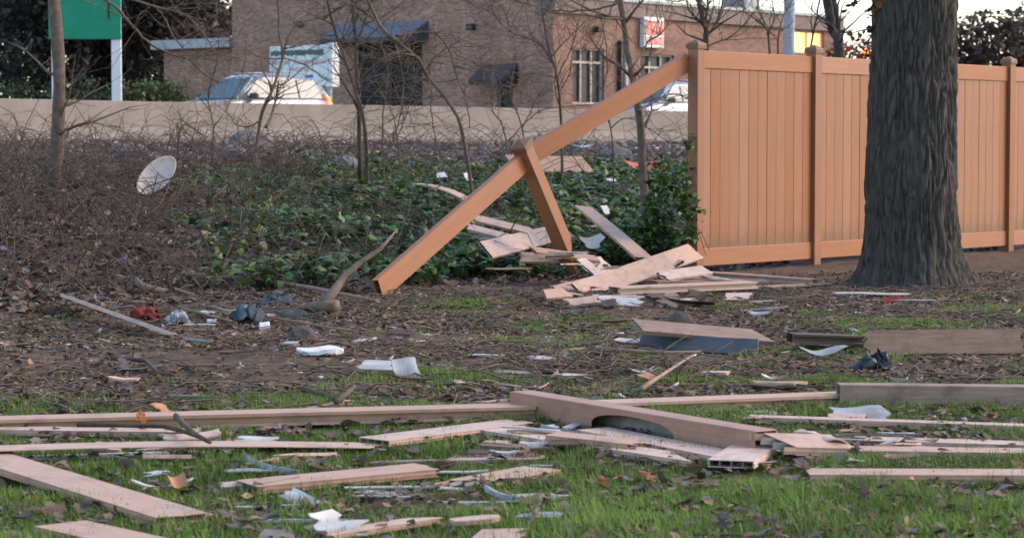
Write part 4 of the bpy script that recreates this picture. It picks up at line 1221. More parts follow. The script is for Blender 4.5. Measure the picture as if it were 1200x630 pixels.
def lettering(txt, size, cx, z, parent, mt):
    cu = bpy.data.curves.new("lettering", 'FONT'); cu.body = txt; cu.size = size; cu.align_x = 'CENTER'; cu.extrude = .002
    tmp = bpy.data.objects.new("tmp", cu); COL.objects.link(tmp)
    dg = bpy.context.evaluated_depsgraph_get()
    me = bpy.data.meshes.new_from_object(tmp.evaluated_get(dg))
    bpy.data.objects.remove(tmp)
    o = link("lettering", me, mt, parent)
    # text x runs toward the viewer's right, i.e. along -y of the side face
    o.matrix_local = Matrix(((0, 0, -1, -.126), (-1, 0, 0, cx), (0, 1, 0, z), (0, 0, 0, 1)))
    return o
cx = s0 + (s1 - s0) * .46
for w_, o_ in (("Kitchen", .78), ("Construction", -.52)): lettering(w_, .27, cx + o_, zb + (zt - zb) * .54, sg, M['sign_ink'])
lettering("Fixtures", .27, cx, zb + (zt - zb) * .36, sg, M['sign_ink'])
tag(sg, "white sign board with faded red lettering behind the silver car", "sign")

# green roadside sign at the far left
gp = at(137, 118, 57)
gs = empty("roadside_sign", (gp.x, gp.y, 1.2))
u = 57 / FPX
M['sign_green'] = mat("green_sign_face", (.0, .26, .15), (.0, .21, .12), rough=.4, scale=2)
zb = 1.1 + (170 - 47) * u - 1.2
for dx in (0, -70 * u):
    mb = MB(); mb.box(dx - 5.5 * u, dx + 5.5 * u, -.06, .06, -.2, zb + 1.8); mb.build("sign_post", M['white_paint'], gs)
mb = MB(); mb.box(-78 * u, 6.3 * u, -.11, -.062, zb, zb + 1.9); mb.build("panel", M['sign_green'], gs, bevel=.01)
mb = MB(); mb.box(-9 * u, -6.6 * u, -.116, -.111, zb + 23 * u, zb + 44 * u); mb.build("printed_mark", M['black'], gs)
tag(gs, "green roadside sign on white posts at the far left", "sign")

# utility pole behind the fence
pp = at(923, 100, 52)
mb = MB(); mb.tube([(0, 0, -.3), (0.03, 0, 3.0), (.08, 0, 9.5)], [.135, .125, .10], 12)
M['pole'] = mat("weathered_pole", (.36, .38, .42), (.28, .30, .33), rough=.8, scale=6, stretch=(1, 1, .1))
up_ = empty("utility_pole", (pp.x, pp.y, Hs(pp.x, pp.y))); mb.build("shaft", M['pole'], up_)
mb = MB(); mb.box(-1.1, 1.1, -.06, .06, 8.4, 8.52); mb.build("crossarm", M['pole'], up_)
tag(up_, "grey utility pole rising behind the standing fence", "pole")

# ------------------------------------------------------------------ cars
def car_mat(name, c, rough=.3, metal=.35):
    m, nt, b = new_mat(name)
    b.inputs["Base Color"].default_value = (*c, 1); b.inputs["Roughness"].default_value = rough
    b.inputs["Metallic"].default_value = metal; b.inputs["Coat Weight"].default_value = .6; b.inputs["Coat Roughness"].default_value = .08
    return m
M['car_silver'] = car_mat("silver_car_paint", (.20, .195, .215))
M['car_white'] = car_mat("pale_car_paint", (.27, .31, .36))
m, nt, b = new_mat("car_glass"); b.inputs["Base Color"].default_value = (.07, .13, .15, 1); b.inputs["Roughness"].default_value = .12; b.inputs["Specular IOR Level"].default_value = .6
M['car_glass'] = m
M['tyre'] = mat("tyre_rubber", (.02, .02, .02), rough=.85)
M['rim'] = mat("wheel_rim", (.4, .4, .42), rough=.35, metal=.8)
M['tail'] = emit_mat("tail_lamp", (1.0, .16, .03), 1.6)
M['headlamp'] = mat("headlamp_lens", (.7, .72, .74), rough=.1, spec=.8)
M['tail_off'] = mat("tail_lamp_unlit", (.30, .02, .015), rough=.25)

def loft(mb, rings, mi=0, smooth=True):
    k = len(rings[0])
    vs_ = [p for r_ in rings for p in r_]
    fs = []
    for i in range(len(rings) - 1):
        for j in range(k):
            fs.append((i * k + j, (i + 1) * k + j, (i + 1) * k + (j + 1) % k, i * k + (j + 1) % k))
    fs.append(tuple(range(k - 1, -1, -1))); fs.append(tuple(range((len(rings) - 1) * k, len(rings) * k)))
    mb.add(vs_, fs, mi, smooth)

def make_car(name, label, loc, rz, paint, lit):
    car = empty(name, loc, rz)
    # lower body: stations from tail (x=-2.3) to nose (x=2.3), front is +x
    st = [(-2.30, .55, .95, .70), (-2.22, .38, 1.08, .84), (-1.6, .26, 1.12, .91), (-.5, .24, 1.10, .925), (.8, .24, 1.06, .925), (1.15, .25, 1.05, .92), (1.8, .28, .97, .89), (2.15, .34, .88, .80), (2.30, .45, .74, .62)]
    rings = []
    for x, zl, zh, hw_ in st:
        rings.append([(x, -hw_ * .94, zl), (x, -hw_, zl + .12), (x, -hw_, zh - .22), (x, -hw_ * .96, zh - .06), (x, -hw_ * .88, zh),
                      (x, hw_ * .88, zh), (x, hw_ * .96, zh - .06), (x, hw_, zh - .22), (x, hw_, zl + .12), (x, hw_ * .94, zl)])
    mb = MB(); loft(mb, rings)
    mb.build("body", paint, car)
    # cabin
    cab = [(-2.16, 1.06, 1.10, .80, .78), (-1.95, 1.05, 1.48, .83, .66), (-1.6, 1.05, 1.66, .84, .62), (-.6, 1.05, 1.72, .845, .62), (.15, 1.04, 1.70, .845, .62), (.45, 1.04, 1.62, .84, .63), (1.22, 1.0, 1.06, .82, .78)]
    rings = []
    for x, zl, zh, wb, wt in cab:
        f = .86
        rings.append([(x, -wb, zl), (x, -(wb + (wt - wb) * f), zl + (zh - zl) * f), (x, -wt * .9, zh - .01), (x, -wt * .5, zh), (x, wt * .5, zh), (x, wt * .9, zh - .01), (x, (wb + (wt - wb) * f), zl + (zh - zl) * f), (x, wb, zl)])
    mb = MB(); loft(mb, rings); mb.build("cabin", paint, car)
    # glass, a centimetre proud of the cabin
    mb = MB(); mb.hexa([(1.19, -.72, 1.085), (1.19, .72, 1.085), (1.16, .72, 1.085), (1.16, -.72, 1.085), (.50, -.57, 1.605), (.50, .57, 1.605), (.46, .57, 1.605), (.46, -.57, 1.605)])
    mb.build("windscreen", M['car_glass'], car)
    mb = MB(); mb.hexa([(-2.13, -.66, 1.14), (-2.13, .66, 1.14), (-2.10, .66, 1.14), (-2.10, -.66, 1.14), (-1.98, -.58, 1.46), (-1.98, .58, 1.46), (-1.94, .58, 1.46), (-1.94, -.58, 1.46)])
    mb.build("rear_window", M['car_glass'], car)
    for s_ in (-1, 1):
        for x0, x1, t0, t1 in ((.98, .08, .42, .10), (.02, -.92, .02, -.92), (-.98, -1.80, -.98, -1.62)):
            mb = MB()
            zl, zh = 1.10, 1.58
            yb = lambda z: s_ * (.845 - .225 * (z - 1.05) / .67 * .92)
            q = [(x0, yb(zl), zl), (x1, yb(zl), zl), (t1, yb(zh), zh), (t0, yb(zh), zh)]
            mb.hexa([(x, y - s_ * .02, z) for x, y, z in q] + [(x, y + s_ * .014, z) for x, y, z in q])
            mb.build("side_window", M['car_glass'], car)
        mb = MB(); mb.hexa([(.74, s_ * .86, 1.05), (.92, s_ * .86, 1.06), (.90, s_ * 1.10, 1.06), (.76, s_ * 1.10, 1.05), (.74, s_ * .86, 1.18), (.88, s_ * .86, 1.2), (.88, s_ * 1.10, 1.22), (.76, s_ * 1.10, 1.2)])
        mb.build("wing_mirror", M['black'], car, bevel=.03)
        mb = MB(); mb.hexa([(-2.27, s_ * .60, .82), (-2.10, s_ * .885, .82), (-2.02, s_ * .86, .82), (-2.18, s_ * .58, .82), (-2.20, s_ * .60, 1.12), (-2.08, s_ * .86, 1.14), (-2.0, s_ * .83, 1.14), (-2.12, s_ * .58, 1.12)])
        mb.build("tail_light", M['tail'] if lit else M['tail_off'], car, bevel=.01)
        mb = MB(); mb.hexa([(2.28, s_ * .40, .62), (2.02, s_ * .87, .66), (1.95, s_ * .8, .66), (2.2, s_ * .38, .62), (2.22, s_ * .42, .80), (1.95, s_ * .86, .86), (1.9, s_ * .8, .86), (2.15, s_ * .40, .80)])
        mb.build("headlight", M['headlamp'], car, bevel=.01)
        mb = MB(); mb.tube([(-1.7, s_ * .56, 1.745), (-.8, s_ * .57, 1.785), (.1, s_ * .56, 1.745)], .02, 6); mb.build("roof_rail", M['metal_grey'], car)
        for x in (-1.40, 1.42):
            wh = empty("wheel", (x, s_ * .82, .34)); wh.parent = car
            mb = MB(); mb.tube([(0, -.11, 0), (0, -.08, 0), (0, .08, 0), (0, .11, 0)], [.29, .34, .34, .29], 24); mb.build("tyre", M['tyre'], wh)
            mb = MB(); mb.tube([(0, -.115, 0), (0, .115, 0)], .21, 20); mb.build("rim", M['rim'], wh)
    tag(car, label, "car", "cars behind the barrier")
    return car
rzc = FA + math.pi
c1 = at(294, 120, 61.5)
make_car("parked_car", "silver estate car with a lit tail light behind the barrier at left", (c1.x, c1.y, 1.22), rzc, M['car_silver'], True)
c2 = at(776, 120, 74)
make_car("parked_car", "pale car glimpsed under the slanting rail behind the barrier", (c2.x, c2.y, 1.35), rzc, M['car_white'], False)

# amber discs on stands, added for the orange glow beyond the fence
M['amber'] = emit_mat("added_amber_disc", (1.0, .20, .02), 1.3)
for k, (px, py) in enumerate(((989, 62), (1014, 62))):
    q = at(px, py, 66)
    t = empty("added_amber_disc", (q.x, q.y, 1.2))
    hz = q.z - 1.2
    mb = MB(); mb.tube([(0, 0, 0), (0, 0, hz - .15)], .05, 8); mb.build("stand", M['black'], t)
    mb = MB(); mb.tube([(0, -.06, hz), (0, .06, hz)], [.11, .11], 16); mb.build("lens", M['amber'], t)
    tag(t, ("added round amber disc glowing beside the forked trunk beyond the fence", "added round amber disc glowing next to the big tree trunk")[k], "lamp", "added amber discs beyond the fence")
# ------------------------------------------------------------------ vegetation
IVY_T = [(0, .22, .05), (0, -.08, 0), (.32, -.14, -.03), (.5, .18, -.08), (.24, .38, 0), (0, .92, -.10), (-.24, .38, 0), (-.5, .18, -.08), (-.32, -.14, -.03)]
IVY_F = [(0, i, i % 8 + 1) for i in range(1, 9)]
def leaf_shape(seed):
    """a torn, curled dead leaf on a 3 x 5 grid"""
    r_ = random.Random(seed)
    curl, roll_, wav = r_.uniform(-.3, .5), r_.uniform(.3, 2.0), r_.uniform(0, 6)
    prof_ = [.05, .30, .42, .30, .04]
    V = []
    for i in range(5):
        t = i / 4
        wl, wr = prof_[i] * r_.uniform(.65, 1.2), prof_[i] * r_.uniform(.65, 1.2)
        for sx, w_ in ((-1, wl), (0, 0), (1, wr)):
            ang = roll_ * w_
            V.append((sx * math.sin(ang) / roll_, t - .5 + r_.uniform(-.06, .06) * abs(sx), (1 - math.cos(ang)) / roll_ + curl * (t - .5) ** 2 + .08 * math.sin(wav + t * 5) + r_.uniform(-.015, .02)))
    z0 = min(v[2] for v in V)
    return [(x, y, z - z0) for x, y, z in V]
LEAF_SET = np.array([leaf_shape(i) for i in range(24)])
LEAF_T = LEAF_SET[0]
LEAF_F = [(i * 3 + j, i * 3 + j + 1, i * 3 + j + 4, i * 3 + j + 3) for i in range(4) for j in range(2)]
M['ivy'] = col_mat("ivy_leaves", rough=.42, spec=.38, transl=.2)
M['dead'] = col_mat("dead_leaves", rough=.75, spec=.2, transl=.08)
M['grass'] = col_mat("grass_blades", rough=.5, spec=.3, transl=.3)
M['bits'] = col_mat("debris_bits", rough=.7, spec=.3)
M['leafage'] = col_mat("foliage", rough=.5, spec=.3, transl=.2)

def sample(n, mask, ymin, ymax, umax=.25, bias=1.0):
    """points in the wedge the camera can see (a little wider), kept with probability mask"""
    xs, ys = [], []
    tot = 0
    while tot < n:
        y = ymin + (ymax - ymin) * R.random(n) ** bias
        # density per area: weight by wedge width
        keep = R.random(n) < y / ymax
        y = y[keep]
        x = R.uniform(-umax, umax, len(y)) * y
        k = R.random(len(x)) < mask(x, y)
        xs.append(x[k]); ys.append(y[k]); tot += k.sum()
        if tot == 0: break
    x = np.concatenate(xs)[:n]; y = np.concatenate(ys)[:n]
    return x, y

# grass
def grass(name, n, ymin, ymax, h0, h1, mask, wid):
    x, y = sample(n, mask, ymin, ymax)
    n = len(x)
    z = H(x, y) - .004
    tv = np.array([(-.5, 0, 0), (.5, 0, 0), (-.38, .10, .5), (.38, .10, .5), (0, .42, 1.0)])
    V = np.zeros((n, 5, 3))
    hgt = R.uniform(h0, h1, n) * np.clip(.8 + .9 * fbm(x, y, 3.4, .9), .3, 1.7); w = R.uniform(.7, 1.3, n) * wid
    yaw = R.uniform(0, 2 * np.pi, n); lean = R.uniform(.1, 1.3, n)
    c, s_ = np.cos(yaw), np.sin(yaw)
    lx = tv[None, :, 0] * w[:, None]; ly = tv[None, :, 1] * (hgt * lean)[:, None] * 1.6; lz = tv[None, :, 2] * (hgt * (1 - .28 * lean))[:, None]
    V[..., 0] = x[:, None] + lx * c[:, None] - ly * s_[:, None]
    V[..., 1] = y[:, None] + lx * s_[:, None] + ly * c[:, None]
    V[..., 2] = z[:, None] + lz
    b = (np.arange(n) * 5)[:, None, None]
    F = (np.array([[0, 1, 3], [0, 3, 2], [2, 3, 4]])[None] + b).reshape(-1, 3)
    C = (.8 + .45 * np.clip(fbm(x, y, 2.6, 7.7) + .3, -.4, .8))[:, None] * palette(n, [(.14, .245, .036), (.19, .285, .05), (.095, .165, .03), (.22, .20, .09), (.26, .21, .12)], [5, 3, 3, 1.0, .7], .2)
    o = link(name, np_mesh(name, V.reshape(-1, 3), F, np.repeat(C, 5, 0)), M['grass'])
    tag(o, "short green lawn grass growing between the fallen boards", "grass", kind="stuff")
grass("lawn_grass", 170000, 5.8, 11.2, .03, .065, lambda x, y: grass_mask(x, y), .0042)
grass("patchy_grass", 45000, 10.6, 18.5, .02, .05, lambda x, y: grass_mask(x, y) ** 1.3, .006)

# dead leaves lying everywhere
def litter(name, label, n, ymin, ymax, mask, s0, s1, cols, wts, tilt, lift=0.0, umax=.26):
    x, y = sample(n, mask, ymin, ymax, umax); n = len(x)
    P = np.stack([x, y, H(x, y) + R.uniform(0, .012, n) + lift], 1)
    sc = R.uniform(s0, s1, n)
    S_ = np.stack([sc * R.uniform(.7, 1.3, n), sc, sc * R.uniform(.6, 1.3, n)], 1)
    o = link(name, scatter(name, LEAF_SET[R.integers(0, 24, n)], LEAF_F, P, rots(n, tilt), S_, palette(n, cols, wts, .22), True), M['dead'])
    tag(o, label, "leaves", kind="stuff")
BR = [(.155, .108, .082), (.112, .077, .058), (.21, .14, .09), (.165, .14, .128), (.27, .16, .09), (.07, .05, .04)]
litter("leaf_litter", "brown and grey dead leaves strewn over the lawn", 4200, 5.8, 10.5, lambda x, y: np.clip(.5 + fbm(x, y, 1.7, 2.2), .05, 1), .02, .055, BR, [4, 3, 2.5, 3, 1, 2], .36, .012)
litter("leaf_litter", "larger grey curled leaves in the lower left grass", 420, 6.2, 10.3, lambda x, y: np.clip(.4 - x * .22 + .8 * fbm(x, y, 1.9, 3.2), .03, 1), .045, .085, BR, [3, 3, 1.5, 4, .3, 3], .3, .008)
litter("leaf_litter", "dead leaves and bark over the muddy ground", 30000, 10.0, 20, lambda x, y: np.clip(.6 + fbm(x, y, 1.5, 4.4), .1, 1) * (vdist(x, y) < 1.2), .014, .05, BR, [4, 4, 2.5, 2, 1.2, 3], .35)
litter("leaf_litter", "brown leaf litter covering the weedy bank", 22000, 15, 34, lambda x, y: np.clip(1.1 - ivy_mask(x, y), .15, 1) * (vdist(x, y) > .2), .05, .11, BR + [(.17, .15, .14)], [4, 3, 2, 2, 1.2, 2, 2], .6)

# chips and splinters: white, tan and grey
def chips(name, label, n, ymin, ymax, mask, s0, s1, cols, wts):
    x, y = sample(n, mask, ymin, ymax); n = len(x)
    tv = [(0, -.5, 0), (.8, -.4, 0), (1, .3, 0), (.2, .5, 0), (0, -.5, .12), (.8, -.4, .12), (1, .3, .12), (.2, .5, .12)]
    tf = [(3, 2, 1, 0), (4, 5, 6, 7), (0, 1, 5, 4), (1, 2, 6, 5), (2, 3, 7, 6), (3, 0, 4, 7)]
    sc = R.uniform(s0, s1, n)
    S_ = np.stack([sc * R.uniform(.8, 3, n), sc * R.uniform(.3, 1, n), sc * .5], 1)
    P = np.stack([x, y, H(x, y) + .006], 1)
    o = link(name, scatter(name, tv, tf, P, rots(n, .25), S_, palette(n, cols, wts, .15)), M['bits'])
    tag(o, label, "debris", kind="stuff")
chips("debris_chips", "tiny pale chips and splinters scattered over mud and lawn", 2200, 6, 19, lambda x, y: np.clip(.5 + fbm(x, y, 1.2, 6.6), .05, 1) * (vdist(x, y) < .8), .012, .04,
      [(.62, .62, .62), (.45, .28, .20), (.30, .28, .27), (.14, .10, .08), (.5, .45, .4)], [1.6, 2, 3, 5, 1.5])

# twigs on the ground
def twig_field(name, label, n, ymin, ymax, mask, l0, l1, r0, lift, cols_m, up=0.0, umax=.25):
    x, y = sample(n, mask, ymin, ymax, umax)
    mb = MB()
    for i in range(len(x)):
        L = rng.uniform(l0, l1); a = rng.uniform(0, 6.283); p = Vector((x[i], y[i], Hs(x[i], y[i]) + .006))
        d = Vector((math.cos(a), math.sin(a), up * rng.uniform(0, 1)))
        pts = [p]; k = 4
        for j in range(k):
            d = (d + Vector((rng.uniform(-.35, .35), rng.uniform(-.35, .35), rng.uniform(-.2, .2) - up * .12 * j))).normalized()
            q = pts[-1] + d * (L / k)
            gz = Hs(q.x, q.y) + .004
            if q.z < gz: q.z = gz
            if not up: q.z = gz + rng.uniform(0, lift)
            pts.append(q)
        r = r0 * rng.uniform(.6, 1.5)
        mb.tube(pts, [r, r * .9, r * .75, r * .6, r * .3], 4)
    o = mb.build(name, M[cols_m])
    tag(o, label, "twigs", kind="stuff")
twig_field("ground_twigs", "small broken twigs strewn over the mud", 1900, 9.5, 18.5, lambda x, y: np.clip(.45 + fbm(x, y, 1.1, 8.1), .03, 1) * (vdist(x, y) < .8), .12, .5, .004, .04, 'grey_bark')
twig_field("ground_twigs", "dark twigs lying in the lawn", 220, 6, 10, lambda x, y: np.ones_like(x), .08, .28, .003, .03, 'twig_bark')
hp = G(735, 437)
twig_field("twig_heap", "heap of thin brown twigs left of centre right", 170, hp.y - .9, hp.y + .9, lambda x, y: np.exp(-((x - hp.x) / .42) ** 2 - ((y - hp.y) / .5) ** 2), .15, .45, .0045, .1, 'grey_bark', up=.4)
twig_field("bramble_stems", "tangle of thin brown bramble stems on the left bank", 2200, 16, 30, lambda x, y: np.clip((-.05 - x / y) / .05, .13, 1) * (vdist(x, y) > .6) * (vdist(x, y) < 14), .3, 1.1, .0042, 0, 'twig_bark', up=1.6, umax=.24)
twig_field("bramble_stems", "tall dark dead stalks and vines standing among the ivy", 260, 17, 30, lambda x, y: np.clip((.06 - x / y) / .1, .15, 1) * (vdist(x, y) > .8) * (vdist(x, y) < 12), .7, 1.7, .0055, 0, 'twig_bark', up=2.2)
twig_field("bramble_stems", "thin dry weed stems standing along the top of the bank", 1500, 24, 46, lambda x, y: (vdist(x, y) > 9) * (vdist(x, y) < 21) * .9, .3, 1.2, .006, 0, 'twig_bark', up=1.9)

# rubble by the barrier
n = 5200
x, y = sample(n, lambda x, y: ((vdist(x, y) > 9.5) & (vdist(x, y) < 22.8)) * np.clip(.5 + fbm(x, y, .8, 2.9), .12, 1), 22, 66, .26)
bmr = bmesh.new(); bmesh.ops.create_icosphere(bmr, subdivisions=1, radius=1)
tv = np.array([v.co[:] for v in bmr.verts]); bmr.verts.index_update(); tf = np.array([[v.index for v in f.verts] for f in bmr.faces]); bmr.free()
tv = tv * R.uniform(.75, 1.2, (len(tv), 1))
sc = R.uniform(.03, .13, n)
S_ = np.stack([sc * R.uniform(.8, 1.6, n), sc * R.uniform(.6, 1.2, n), sc * R.uniform(.25, .6, n)], 1)
o = link("rubble", scatter("rubble", tv, tf, np.stack([x, y, H(x, y) + .02], 1), rots(n, .3), S_,
         palette(n, [(.14, .13, .125), (.20, .19, .185), (.085, .075, .07), (.14, .10, .08), (.5, .5, .5), (.26, .17, .12)], [4, 2, 5, 5, .3, .6], .2)), M['bits'])
tag(o, "grey stones and rubble strewn below the concrete barrier", "rubble", kind="stuff")

# ivy ground cover
def ivy_height(x, y):
    return np.clip(.10 + .13 * fbm(x, y, 1.6, 2.1) + .07 * fbm(x, y, 4.0, 1.1), .0, .4)
n = 36000
x, y = sample(n, lambda x, y: ivy_mask(x, y) * np.clip(.42 + 1.1 * fbm(x, y, 2.2, 6.0), .06, 1), 15.5, 36, .24)
n = len(x)
P = np.stack([x, y, H(x, y) + ivy_height(x, y) * R.uniform(.25, 1.1, n) + R.uniform(0, .07, n) ** 1.0], 1)
sc = R.uniform(.06, .115, n)
IVC = [(.048, .098, .020), (.075, .135, .026), (.115, .175, .034), (.03, .06, .016), (.18, .22, .045), (.15, .10, .05)]
o = link("ivy_ground_cover", scatter("ivy_ground_cover", IVY_T, IVY_F, P, rots(n, .55), sc, np.clip(palette(n, IVC, [5, 5, 3, 3, .8, .5], .25) * (1 + np.clip(fbm(x, y, 1.3, 9.1), -.5, .9)[:, None] * np.array([.9, .55, .2])), .005, 1)), M['ivy'])
tag(o, "dark green ivy carpeting the bank behind the broken fence", "ivy", kind="stuff")

# ivy thicket around the thin tree and climbing the first fence post
def ivy_plant(name, label, blobs, n, smin, smax, stems):
    root = empty(name, (blobs[0][0][0], blobs[0][0][1], Hs(blobs[0][0][0], blobs[0][0][1])))
    o0 = Vector(root.location)
    Ps = []
    wts = np.array([b[2] for b in blobs], float); wts /= wts.sum()
    ch = R.choice(len(blobs), n, p=wts)
    for b in range(len(blobs)):
        k = int((ch == b).sum())
        d = R.normal(0, 1, (k, 3)); d /= np.linalg.norm(d, axis=1)[:, None]
        rr = R.uniform(.35, 1, (k, 1)) ** .5
        Ps.append(np.array(blobs[b][0]) + d * rr * np.array(blobs[b][1]))
    P = np.concatenate(Ps)
    P = P[P[:, 2] > H(P[:, 0], P[:, 1])]
    k = len(P)
    C = palette(k, IVC[:5], [6, 4, 2, 5, .3], .25)
    lv = link("leaves", scatter("leaves", IVY_T, IVY_F, P - np.array(o0), rots(k, 1.0), R.uniform(smin, smax, k), C), M['ivy'], root)
    mb = MB()
    for s_ in stems: mb.tube([Vector(q) - o0 for q in s_], [.010 - .006 * i / max(1, len(s_) - 1) for i in range(len(s_))], 5)
    for _ in range(n // 14):
        i = rng.randrange(k); q = Vector(P[i]); e = q + Vector((rng.uniform(-.15, .15), rng.uniform(-.15, .15), -rng.uniform(.1, .35)))
        mb.tube([q - o0, (q + e) / 2 - o0 + Vector((rng.uniform(-.03, .03), 0, 0)), e - o0], [.002, .003, .003], 3)
    mb.build("stems", M['twig_bark'], root)
    tag(root, label, "ivy plant")
def bl(px, py, Y, rx, ry, rz, w): return (tuple(at(px, py, Y)), (rx, ry, rz), w)
ivy_plant("ivy_thicket", "dense ivy thicket around the thin tree left of the fence",
          [bl(765, 285, 21.3, .22, .3, .26, 4), bl(772, 240, 21.5, .14, .3, .28, 2.0), bl(748, 270, 21.6, .2, .25, .2, 1.6), bl(778, 205, 21.6, .08, .2, .22, .5), bl(735, 290, 21, .25, .3, .12, 1.2)], 1150, .045, .085, [])
gq = [G(px, py) for px, py in ((505, 330), (540, 326), (575, 324), (610, 322), (640, 326), (690, 305), (480, 335), (715, 300))]
ivy_plant("ivy_mound", "low mound of ivy in front of the boards left of the leaning post",
          [((q.x, q.y + .25, q.z + .09), (.26, .3, .15), 1) for q in gq], 1300, .05, .095, [])
fp0 = F0 + Vector((0, -.06, 0))
ivy_plant("climbing_ivy", "ivy climbing the first standing fence post",
          [bl(806, 285, 19.85, .06, .06, .16, 1.3), bl(806, 240, 19.85, .075, .06, .18, 1.6), bl(803, 205, 19.85, .055, .06, .14, .7), bl(808, 165, 19.85, .05, .05, .09, .45), bl(815, 262, 19.85, .10, .05, .12, .35), bl(793, 262, 19.9, .03, .06, .34, .8), bl(824, 247, 19.85, .06, .04, .05, .10)],
          230, .045, .08, [[tuple(at(803, 318, 19.88)), tuple(at(806, 270, 19.88)), tuple(at(804, 220, 19.88)), tuple(at(807, 160, 19.88))]])

# ------------------------------------------------------------------ bare saplings
def side_branches(mb_b, mb_t, pts, rads, n, L, depth, up=.3, seed=0, tmin=.25):
    r_ = random.Random(seed)
    segs = [(pts[i], pts[i + 1]) for i in range(len(pts) - 1)]
    for _ in range(n):
        f = r_.uniform(tmin, 1) * (len(segs) - .01)
        i = int(f); a, b = segs[i]; q = a.lerp(b, f - i)
        d0 = (b - a).normalized()
        s_ = Vector((r_.uniform(-1, 1), r_.uniform(-1, 1), r_.uniform(-.4, .8)))
        d = (d0 * .5 + s_.normalized() * .9).normalized()
        l = L * r_.uniform(.4, 1.0)
        r0 = min(rads[min(i, len(rads) - 1)] * .55, .018)
        P_ = [q]; k = 5
        for j in range(k):
            d = (d + Vector((r_.uniform(-.3, .3), r_.uniform(-.3, .3), r_.uniform(-.25, .25) + up * .18))).normalized()
            P_.append(P_[-1] + d * l / k)
        rr = [max(.0022, r0 * (1 - j / (k + .6))) for j in range(k + 1)]
        (mb_b if depth >= 1 else mb_t).tube(P_, rr, 5 if depth >= 1 else 4)
        if depth >= 1: side_branches(mb_b, mb_t, P_, rr, max(2, int(n * .4)), L * .5, depth - 1, up, r_.random(), .15)

def sapling(name, label, stems, m='twig_bark', nb=8, L=.8, depth=1, up=.3, cat="tree", seed=1):
    """stems: list of (pixels, depth, r0, r1); the first pixel is the foot, on the ground if ground=True"""
    root = None
    mb_b, mb_t = MB(), MB()
    trunks = []
    for si, (pix, Y, r0, r1) in enumerate(stems):
        Ys = Y if isinstance(Y, (list, tuple)) else [Y + rng.uniform(-.15, .15) for _ in pix]
        pts = [at(a, b, yy) for (a, b), yy in zip(pix, Ys)]
        if root is None:
            g = pts[0]; root = empty(name, (g.x, g.y, Hs(g.x, g.y)))
            pts[0] = Vector((g.x, g.y, Hs(g.x, g.y) - .05))
        # smooth subdivision with a little wander
        fine_ = []
        for i in range(len(pts) - 1):
            p0, p1, p2, p3 = pts[max(i - 1, 0)], pts[i], pts[i + 1], pts[min(i + 2, len(pts) - 1)]
            for j in range(4):
                t = j / 4
                fine_.append(.5 * ((2 * p1) + (p2 - p0) * t + (2 * p0 - 5 * p1 + 4 * p2 - p3) * t * t + (3 * p1 - p0 - 3 * p2 + p3) * t ** 3) + Vector((rng.uniform(-1, 1), 0, rng.uniform(-1, 1))) * .008)
        fine_.append(pts[-1])
        k = len(fine_)
        rads = [r0 + (r1 - r0) * i / (k - 1) for i in range(k)]
        trunks.append((fine_, rads))
        side_branches(mb_b, mb_t, fine_, rads, nb, L, depth, up, seed * 13 + si)
    o0 = Vector(root.location)
    for i, (fp_, rd) in enumerate(trunks):
        mb = MB(); mb.tube([q - o0 for q in fp_], rd, 8, 0, .06); mb.build("trunk" if i == 0 else "branch", M[m], root)
    for mb_, nm in ((mb_b, "branches"), (mb_t, "twigs")):
        if mb_.v:
            mb_.v = [(a - o0.x, b - o0.y, c - o0.z) for a, b, c in mb_.v]
            tag(mb_.build(nm, M[m], root), kind="stuff")
    tag(root, label, cat, "bare saplings and shrubs")
    return root

sapling("bare_shrub", "grey forked bare shrub in front of the silver car",
        [([(297, 178), (305, 142), (318, 108), (331, 68), (327, 35), (325, -30)], 31, .028, .014),
         ([(312, 150), (322, 122), (326, 95)], 31, .02, .012),
         ([(331, 68), (348, 72), (364, 80), (380, 92), (397, 101)], 31, .013, .006),
         ([(331, 68), (340, 38), (358, 26), (378, 20), (398, 12)], 31, .011, .006),
         ([(305, 142), (290, 148), (276, 146), (268, 132)], 31, .012, .005)], 'grey_bark', 8, 1.1, 1, .3, "shrub", 3)
sapling("bare_shrub", "tall two-stemmed bare shrub with hanging vines before the dark doorway",
        [([(430, 214), (428, 150), (410, 85), (393, 38), (377, -30)], 27, .026, .013),
         ([(422, 210), (421, 110), (417, 60), (411, -30)], 27.2, .03, .018),
         ([(380, 22), (400, 8), (420, 2)], 27, .012, .006),
         ([(418, 50), (430, 20), (440, -25)], 27.2, .018, .012)], 'twig_bark', 13, 1.0, 1, -.1, "shrub", 5)
sapling("arching_shrub", "bare shrub arching down over the blue-grey awning",
        [([(556, 176), (540, 150), (524, 118), (503, 92), (490, 70), (465, 48), (445, 30), (418, -25)], 25.5, .02, .02),
         ([(465, 42), (490, 38), (512, 41), (526, 58), (536, 90), (548, 122), (550, 150)], 25.5, .015, .006),
         ([(460, 40), (468, 68), (472, 95), (471, 130), (460, 165)], 25.5, .013, .006),
         ([(502, 92), (507, 112), (505, 128), (510, 165)], 25.5, .011, .005),
         ([(532, 62), (552, 72), (562, 77), (590, 78)], 25.5, .008, .004)], 'grey_bark', 15, .95, 1, -.15, "shrub", 8)
sapling("bare_shrub", "thin bare shrub before the brick corner, left of the thin tree",
        [([(660, 168), (657, 130), (650, 80), (640, 45), (632, -30)], 30, .02, .012),
         ([(650, 80), (630, 50), (596, 36), (560, -10)], 30, .009, .006),
         ([(652, 92), (668, 60), (680, 20), (690, -20)], 30, .009, .005)], 'twig_bark', 14, 1.1, 1, .5, "shrub", 9)
